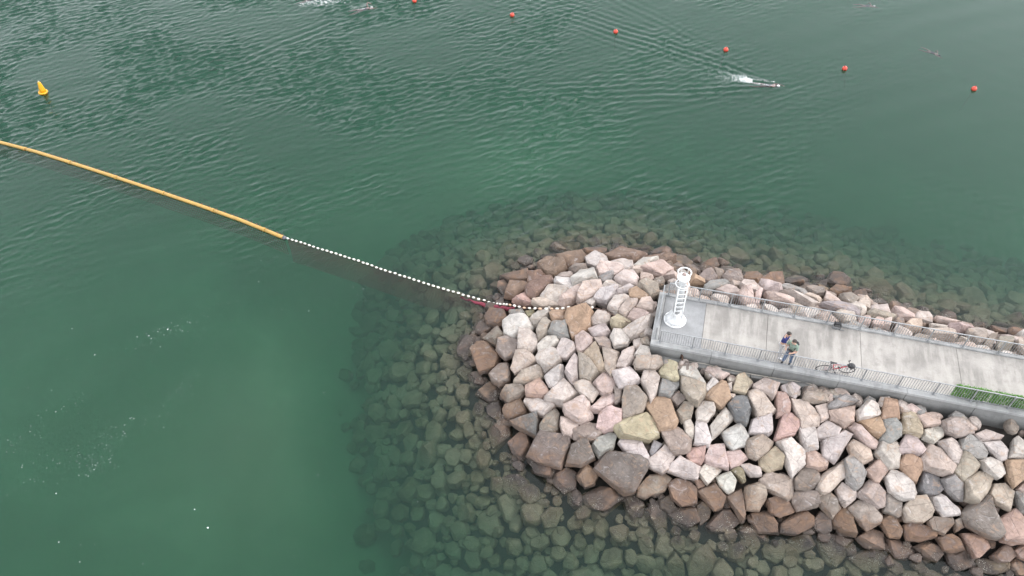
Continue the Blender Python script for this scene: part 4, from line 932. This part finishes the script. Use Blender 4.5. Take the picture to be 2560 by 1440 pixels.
def net_sheet(path, depth, name, parent, origin, cell=.15, drift=(.15, -.5)):
    path = resample(path, cell); n = len(path); rows = int(depth / cell) + 1; mb = MB(); G = np.zeros((n, rows, 3))
    for i, p in enumerate(path):
        for j in range(rows):
            a = j * cell; sway = .12 * math.sin(i * .13) + .06 * math.sin(i * .41 + j * .3)
            G[i, j] = p + np.array([drift[0] * a + sway * a * .4, drift[1] * a * (1 + .3 * sway), -a - .02]) - origin
    for i in range(0, n): mb.tube([Vector(G[i, j]) for j in range(rows)], .014, 3, cap=False)
    for j in range(rows): mb.tube([Vector(G[i, j]) for i in range(n)], .014, 3, cap=False)
    o = mb.build(name, NETM, parent); return o
net_sheet([at(x, y, .0) for x, y in WPX], 1.3, 'net', FN, l0, .10)
roll_px = [(1150, 744), (1165, 749), (1180, 753), (1198, 759), (1225, 767), (1255, 771), (1285, 771)]
rp = resample([at(x, y, -.16 + .34 * i / 6) if i < 5 else rock_top(x, y, .25) for i, (x, y) in enumerate(roll_px)], .15)
mb = MB(); kN = len(rp)
mb.tube([Vector(p - l0 + np.array([.03 * math.sin(i * .9), .03 * math.cos(i * 1.3), .03 * math.sin(i * 1.7)])) for i, p in enumerate(rp)], [.035 + .085 * min(1, i / (kN * .5)) * (1 if i < kN - 3 else .5) + .02 * math.sin(i * 2.1) for i in range(kN)], 8)
mb.build('net_roll', MAGENTA, FN, smooth=True)

BPX = [(-160, 318), (0, 355.5), (89, 379), (178, 406.7), (267, 435.5), (400, 480), (500, 514), (600, 549.6), (660, 574), (709, 594)]
bp3 = resample([at(x, y, .04) for x, y in BPX], .5); b0 = bp3[-1]
BM = empty('yellow_boom', b0); tag(BM, 'long yellow floating boom pipe lying on the water', 'boom')
n = len(bp3); per = 8
for a in range(0, n - 1, per):
    seg = bp3[a:min(a + per + 1, n)]
    MB().tube([Vector(p - b0) for p in seg], .108, 14).build('pipe_section', YEL, BM, smooth=True)
    if a: MB().lathe([(.11, -.06), (.13, -.055), (.13, .055), (.11, .06)], 14, Vector(seg[0] - b0), Vector(seg[1] - seg[0]).to_track_quat('Z', 'Y').to_matrix()).build('coupling', YEL, BM)
tm = MB().box((0, 0, 0), (.05, .05, .05)).tube([(0, 0, .02), (.01, .01, .09)], .008, 5).mesh('tie')
for a in range(n // 3, n - 1):
    for kk_ in range(2):
        p = bp3[a] + (bp3[a + 1] - bp3[a]) * rng.random() + np.array([.05, .13, .04]); o = obj('tie', tm, ROPE, BM, Vector(p - b0)); o.rotation_euler = (rng.normal(0, .3), rng.normal(0, .3), rng.uniform(0, 6))
e = Vector(bp3[-1] - bp3[-2]).normalized()
MB().lathe([(.11, .0), (.13, .02), (.13, .12), (.09, .16), (.03, .20), (.03, .26)], 14, e * -.02, e.to_track_quat('Z', 'Y').to_matrix()).build('end_cap', mat('boom_end_steel', (.13, .13, .14), .5, .5), BM)
net_sheet([at(x, y, -.1) for x, y in BPX], .9, 'skirt_net', BM, b0, .15)

# ------------------------------------------------------------------ buoys
BR = mat('red_buoy_plastic', (.62, .075, .045), .35, 0, .08, 6)
place = ['cut by the top edge of the photo', 'second from the top edge, above the wind ripples', 'left of the swimmer\'s wake crests', 'above the splashing swimmer', 'just right of the splashing swimmer', 'farthest right of the row, nearest the pier']
for (x, y), w_ in zip(((1036, 1), (1280, 36), (1539, 78), (1814, 123), (2112, 170), (2434, 221)), place):
    p = at(x, y + 3, .0); b = empty('marker_buoy', p, rng.uniform(0, 6)); b.rotation_euler = (rng.normal(0, .12), rng.normal(0, .12), 0)
    tag(b, 'round red marker buoy ' + w_, 'buoy', 'row of red marker buoys')
    MB().ball((0, 0, .07), (.185, .185, .18), 20, 12).build('ball', BR, b, smooth=True)
    MB().lathe([(.05, .235), (.045, .27), (.03, .275)], 10).build('neck', BR, b, smooth=True)
    MB().ring((0, 0, .30), .028, .009, 14, 6, MX).build('eye', mat('buoy_eye', (.25, .05, .04), .5), b, smooth=True)
    MB().tube([(0, 0, -.1), (.02, .01, -.9), (.0, .03, -1.8)], .012, 5).build('mooring_rope', ROPE, b)
cb0 = at(108, 230, 0.0); cb = empty('cone_buoy', cb0); cb.rotation_euler = (R(2), R(6), 0); tag(cb, 'yellow cone-topped buoy floating alone beyond the boom', 'buoy')
YB = mat('yellow_buoy_plastic', (.72, .36, .012), .4, 0, .08, 5)
MB().lathe([(.30, -.12), (.335, -.06), (.335, .02), (.30, .07), (.20, .085)], 26).build('float_collar', YB, cb, smooth=True)
MB().lathe([(.235, .087), (.205, .22), (.11, .78), (.085, .83), (.04, .85)], 24).build('cone', YB, cb, smooth=True)
MB().lathe([(.03, .851), (.03, .88), (.045, .885), (.04, .93), (.01, .94)], 10).build('top_light', mat('pale_light', (.7, .6, .4), .4), cb, smooth=True)
for k in range(2): MB().ring((math.cos(k * math.pi) * .33, math.sin(k * math.pi) * .33, .045), .035, .01, 12, 6).build('lifting_eye', GALV, cb)
MB().tube([(0, 0, -.12), (.05, -.03, -1.0), (.08, -.08, -2.2)], .02, 5).build('mooring_chain', RUST, cb)

# ------------------------------------------------------------------ swimmers
CAPW = mat('white_cap', (.80, .80, .80), .4); CAPD = mat('dark_cap', (.03, .035, .04), .5); SUIT = mat('dark_swimsuit', (.05, .045, .06), .5); SKIN2 = mat('wet_skin', (.24, .165, .15), .35, 0, .08, 20)
def swimmer(loc, heading, label, capm, arm=0, legs=True, z=-.07, size=1.0):
    """crawl stroke, lying along +X, chest at the surface"""
    t = empty('person', (loc[0], loc[1], z), heading); tag(t, label, 'swimmer')
    V = [(-.02, 0, -.05, .14, .09)]; E = []
    c = chain(V, E, 0, [(.22, 0, -.02, .13, .085), (.45, 0, .0, .165, .095), (.56, 0, .0, .13, .08), (.66, 0, .01, .058)])
    h_ = chain(V, E, c, [(.76, 0, .01, .085, .09), (.86, 0, .0, .07, .075)])
    chain(V, E, h_ - 1, [(.79, .02, -.09, .018)])
    for s_ in (-1, 1):
        if legs: chain(V, E, 0, [(-.14, s_ * .09, -.07, .092), (-.52, s_ * .10, -.10 + .07 * s_, .06), (-.72, s_ * .10, -.12 + .08 * s_, .055), (-.95, s_ * .10, -.14 + .09 * s_, .038), (-1.10, s_ * .10, -.16 + .09 * s_, .034), (-1.18, s_ * .12, -.17 + .09 * s_, .022)])
        S0 = Vector((.50, s_ * .185, .01))
        if s_ == (1 if arm == 0 else -1): pts = [S0 + Vector((.15, .05 * s_, .02)), S0 + Vector((.36, .03 * s_, .02)), S0 + Vector((.62, -.02 * s_, .0))]
        elif arm == 2: pts = [S0 + Vector((-.02, .10 * s_, .20)), S0 + Vector((.06, .14 * s_, .36)), S0 + Vector((.28, .10 * s_, .22))]
        else: pts = [S0 + Vector((-.10, .10 * s_, .12)), S0 + Vector((-.22, .12 * s_, .14)), S0 + Vector((-.36, .10 * s_, -.02))]
        k = chain(V, E, c - 1, [(*S0, .062), (*pts[0], .048), (*pts[1], .042), (*pts[2], .028)])
        hand(V, E, k, pts[2] - pts[1], (0, 0, -1), s_)
    skin('body', V, E, SKIN2, t)
    skin('swimsuit', [(-.14, 0, -.06, .17, .112), (-.02, 0, -.045, .165, .108), (.22, 0, -.015, .152, .10), (.44, 0, .0, .178, .108)], [(0, 1), (1, 2), (2, 3)], SUIT, t)
    t.scale = (size,) * 3
    MB().ball((.81, 0, .035), (.115, .098, .088), 16, 10).build('swim_cap', capm, t, smooth=True)
    MB().ring((.83, 0, -.015), .095, .010, 20, 6, Matrix.Rotation(R(20), 3, 'Y')).build('goggle_strap', CAPD, t)
    return t
def hd_of(a, b_): d = at(*b_, 0) - at(*a, 0); return math.atan2(d[1], d[0])
h1 = hd_of((1890, 206), (1966, 216)); swimmer(at(1917, 210, 0), h1, 'swimmer in white cap trailing white splashes to the left', CAPW, 0)
swimmer(at(905, 21, 0), hd_of((890, 24), (940, 16)), 'swimmer with one bare arm raised near the top edge', CAPW, 2)
swimmer(at(2166, 8, 0), hd_of((2150, 6), (2190, 10)), 'swimmer with white cap alone at the top right', CAPW, 1, True, -.2, .82)
swimmer(at(2331, 124, 0), hd_of((2315, 116), (2340, 128)), 'swimmer with dark cap in calm water right of the wake', CAPD, 1, True, -.2, .82)
swimmer(at(772, -4, 0), hd_of((740, -2), (800, -6)), 'swimmer splashing at the very top edge', CAPW, 2)

# ------------------------------------------------------------------ foam
FOAM = mat('foam', (.80, .83, .83), .6, 0, .1, 20)
def foam(name, pts, sizes, label, z=.015):
    mb = MB()
    for p, r_ in zip(pts, sizes):
        k = 7; a0 = rng.uniform(0, 6); e_ = rng.uniform(.5, 1); v = []; zz = z + rng.uniform(0, .012)
        for lvl, sc_ in ((0, 1), (r_ * .5, .6)):
            for i in range(k):
                a = a0 + 2 * math.pi * i / k; rr = r_ * sc_ * rng.uniform(.65, 1.15); v.append((p[0] + rr * math.cos(a), p[1] + rr * e_ * math.sin(a), zz + lvl))
        mb.add(v, [tuple(range(k, 2 * k))] + [(i, (i + 1) % k, k + (i + 1) % k, k + i) for i in range(k)])
    o = mb.build(name, FOAM, None, (0, 0, 0), True); tag(o, label, kind='stuff'); return o
d1 = np.array([math.cos(h1), math.sin(h1)]); s1 = np.array([-d1[1], d1[0]]); base = at(1880, 203, 0)[:2]; P_, Z_ = [], []
for i in range(800):
    t_ = rng.exponential(1.15); P_.append(base - d1 * t_ + s1 * rng.normal(.08 * t_, .13 + .15 * t_)); Z_.append(rng.uniform(.010, .045) * math.exp(-t_ * .22))
for i in range(150): t_ = rng.uniform(-.3, 1.6); P_.append(base + d1 * t_ + s1 * (rng.normal(0, .05) + rng.choice([-1, 1]) * .25)); Z_.append(rng.uniform(.01, .035))
foam('splash_foam', P_, Z_, 'white splash foam behind the swimmer below the red buoys')
P_, Z_ = [], []; b2 = at(800, 6, 0)[:2]
for i in range(160): P_.append(b2 + np.array([rng.normal(0, .9), rng.normal(0, .35)])); Z_.append(rng.uniform(.015, .06))
b3 = at(915, 21, 0)[:2]
for i in range(60): P_.append(b3 + np.array([rng.normal(-.4, .6), rng.normal(0, .22)])); Z_.append(rng.uniform(.012, .04))
foam('splash_foam', P_, Z_, 'white splash foam at the top edge left of the red buoys')
P_, Z_ = [], []
streaks = [((0, 1245), (330, 1080)), ((60, 1170), (420, 1020)), ((-20, 1150), (230, 980)), ((290, 860), (520, 800)), ((330, 870), (600, 740)), ((380, 1080), (520, 870)), ((150, 1180), (300, 1150))]
for (a, b_) in streaks:
    for i in range(60):
        t_ = np.clip(rng.normal(.5, .28), 0, 1); x = a[0] + (b_[0] - a[0]) * t_ + rng.normal(0, 12); y = a[1] + (b_[1] - a[1]) * t_ + rng.normal(0, 12); P_.append(at(x, y, 0)[:2]); Z_.append(min(.035, rng.lognormal(math.log(.010), .4)))
for (x, y) in [(348, 1366), (560, 1130), (487, 1274), (922, 1143), (740, 993), (757, 1214), (690, 816), (705, 775), (772, 778), (908, 723), (914, 752), (735, 1390), (880, 938), (640, 1000), (830, 1240), (520, 1320), (1405, 744), (1045, 1255)] + [(rng.uniform(0, 900), rng.uniform(620, 1430)) for i in range(60)]:
    P_.append(at(x, y, 0)[:2]); Z_.append(min(.045, rng.lognormal(math.log(.016), .35)))
foam('foam_flecks', P_, Z_, 'white foam flecks drifting in streaks on the green water')
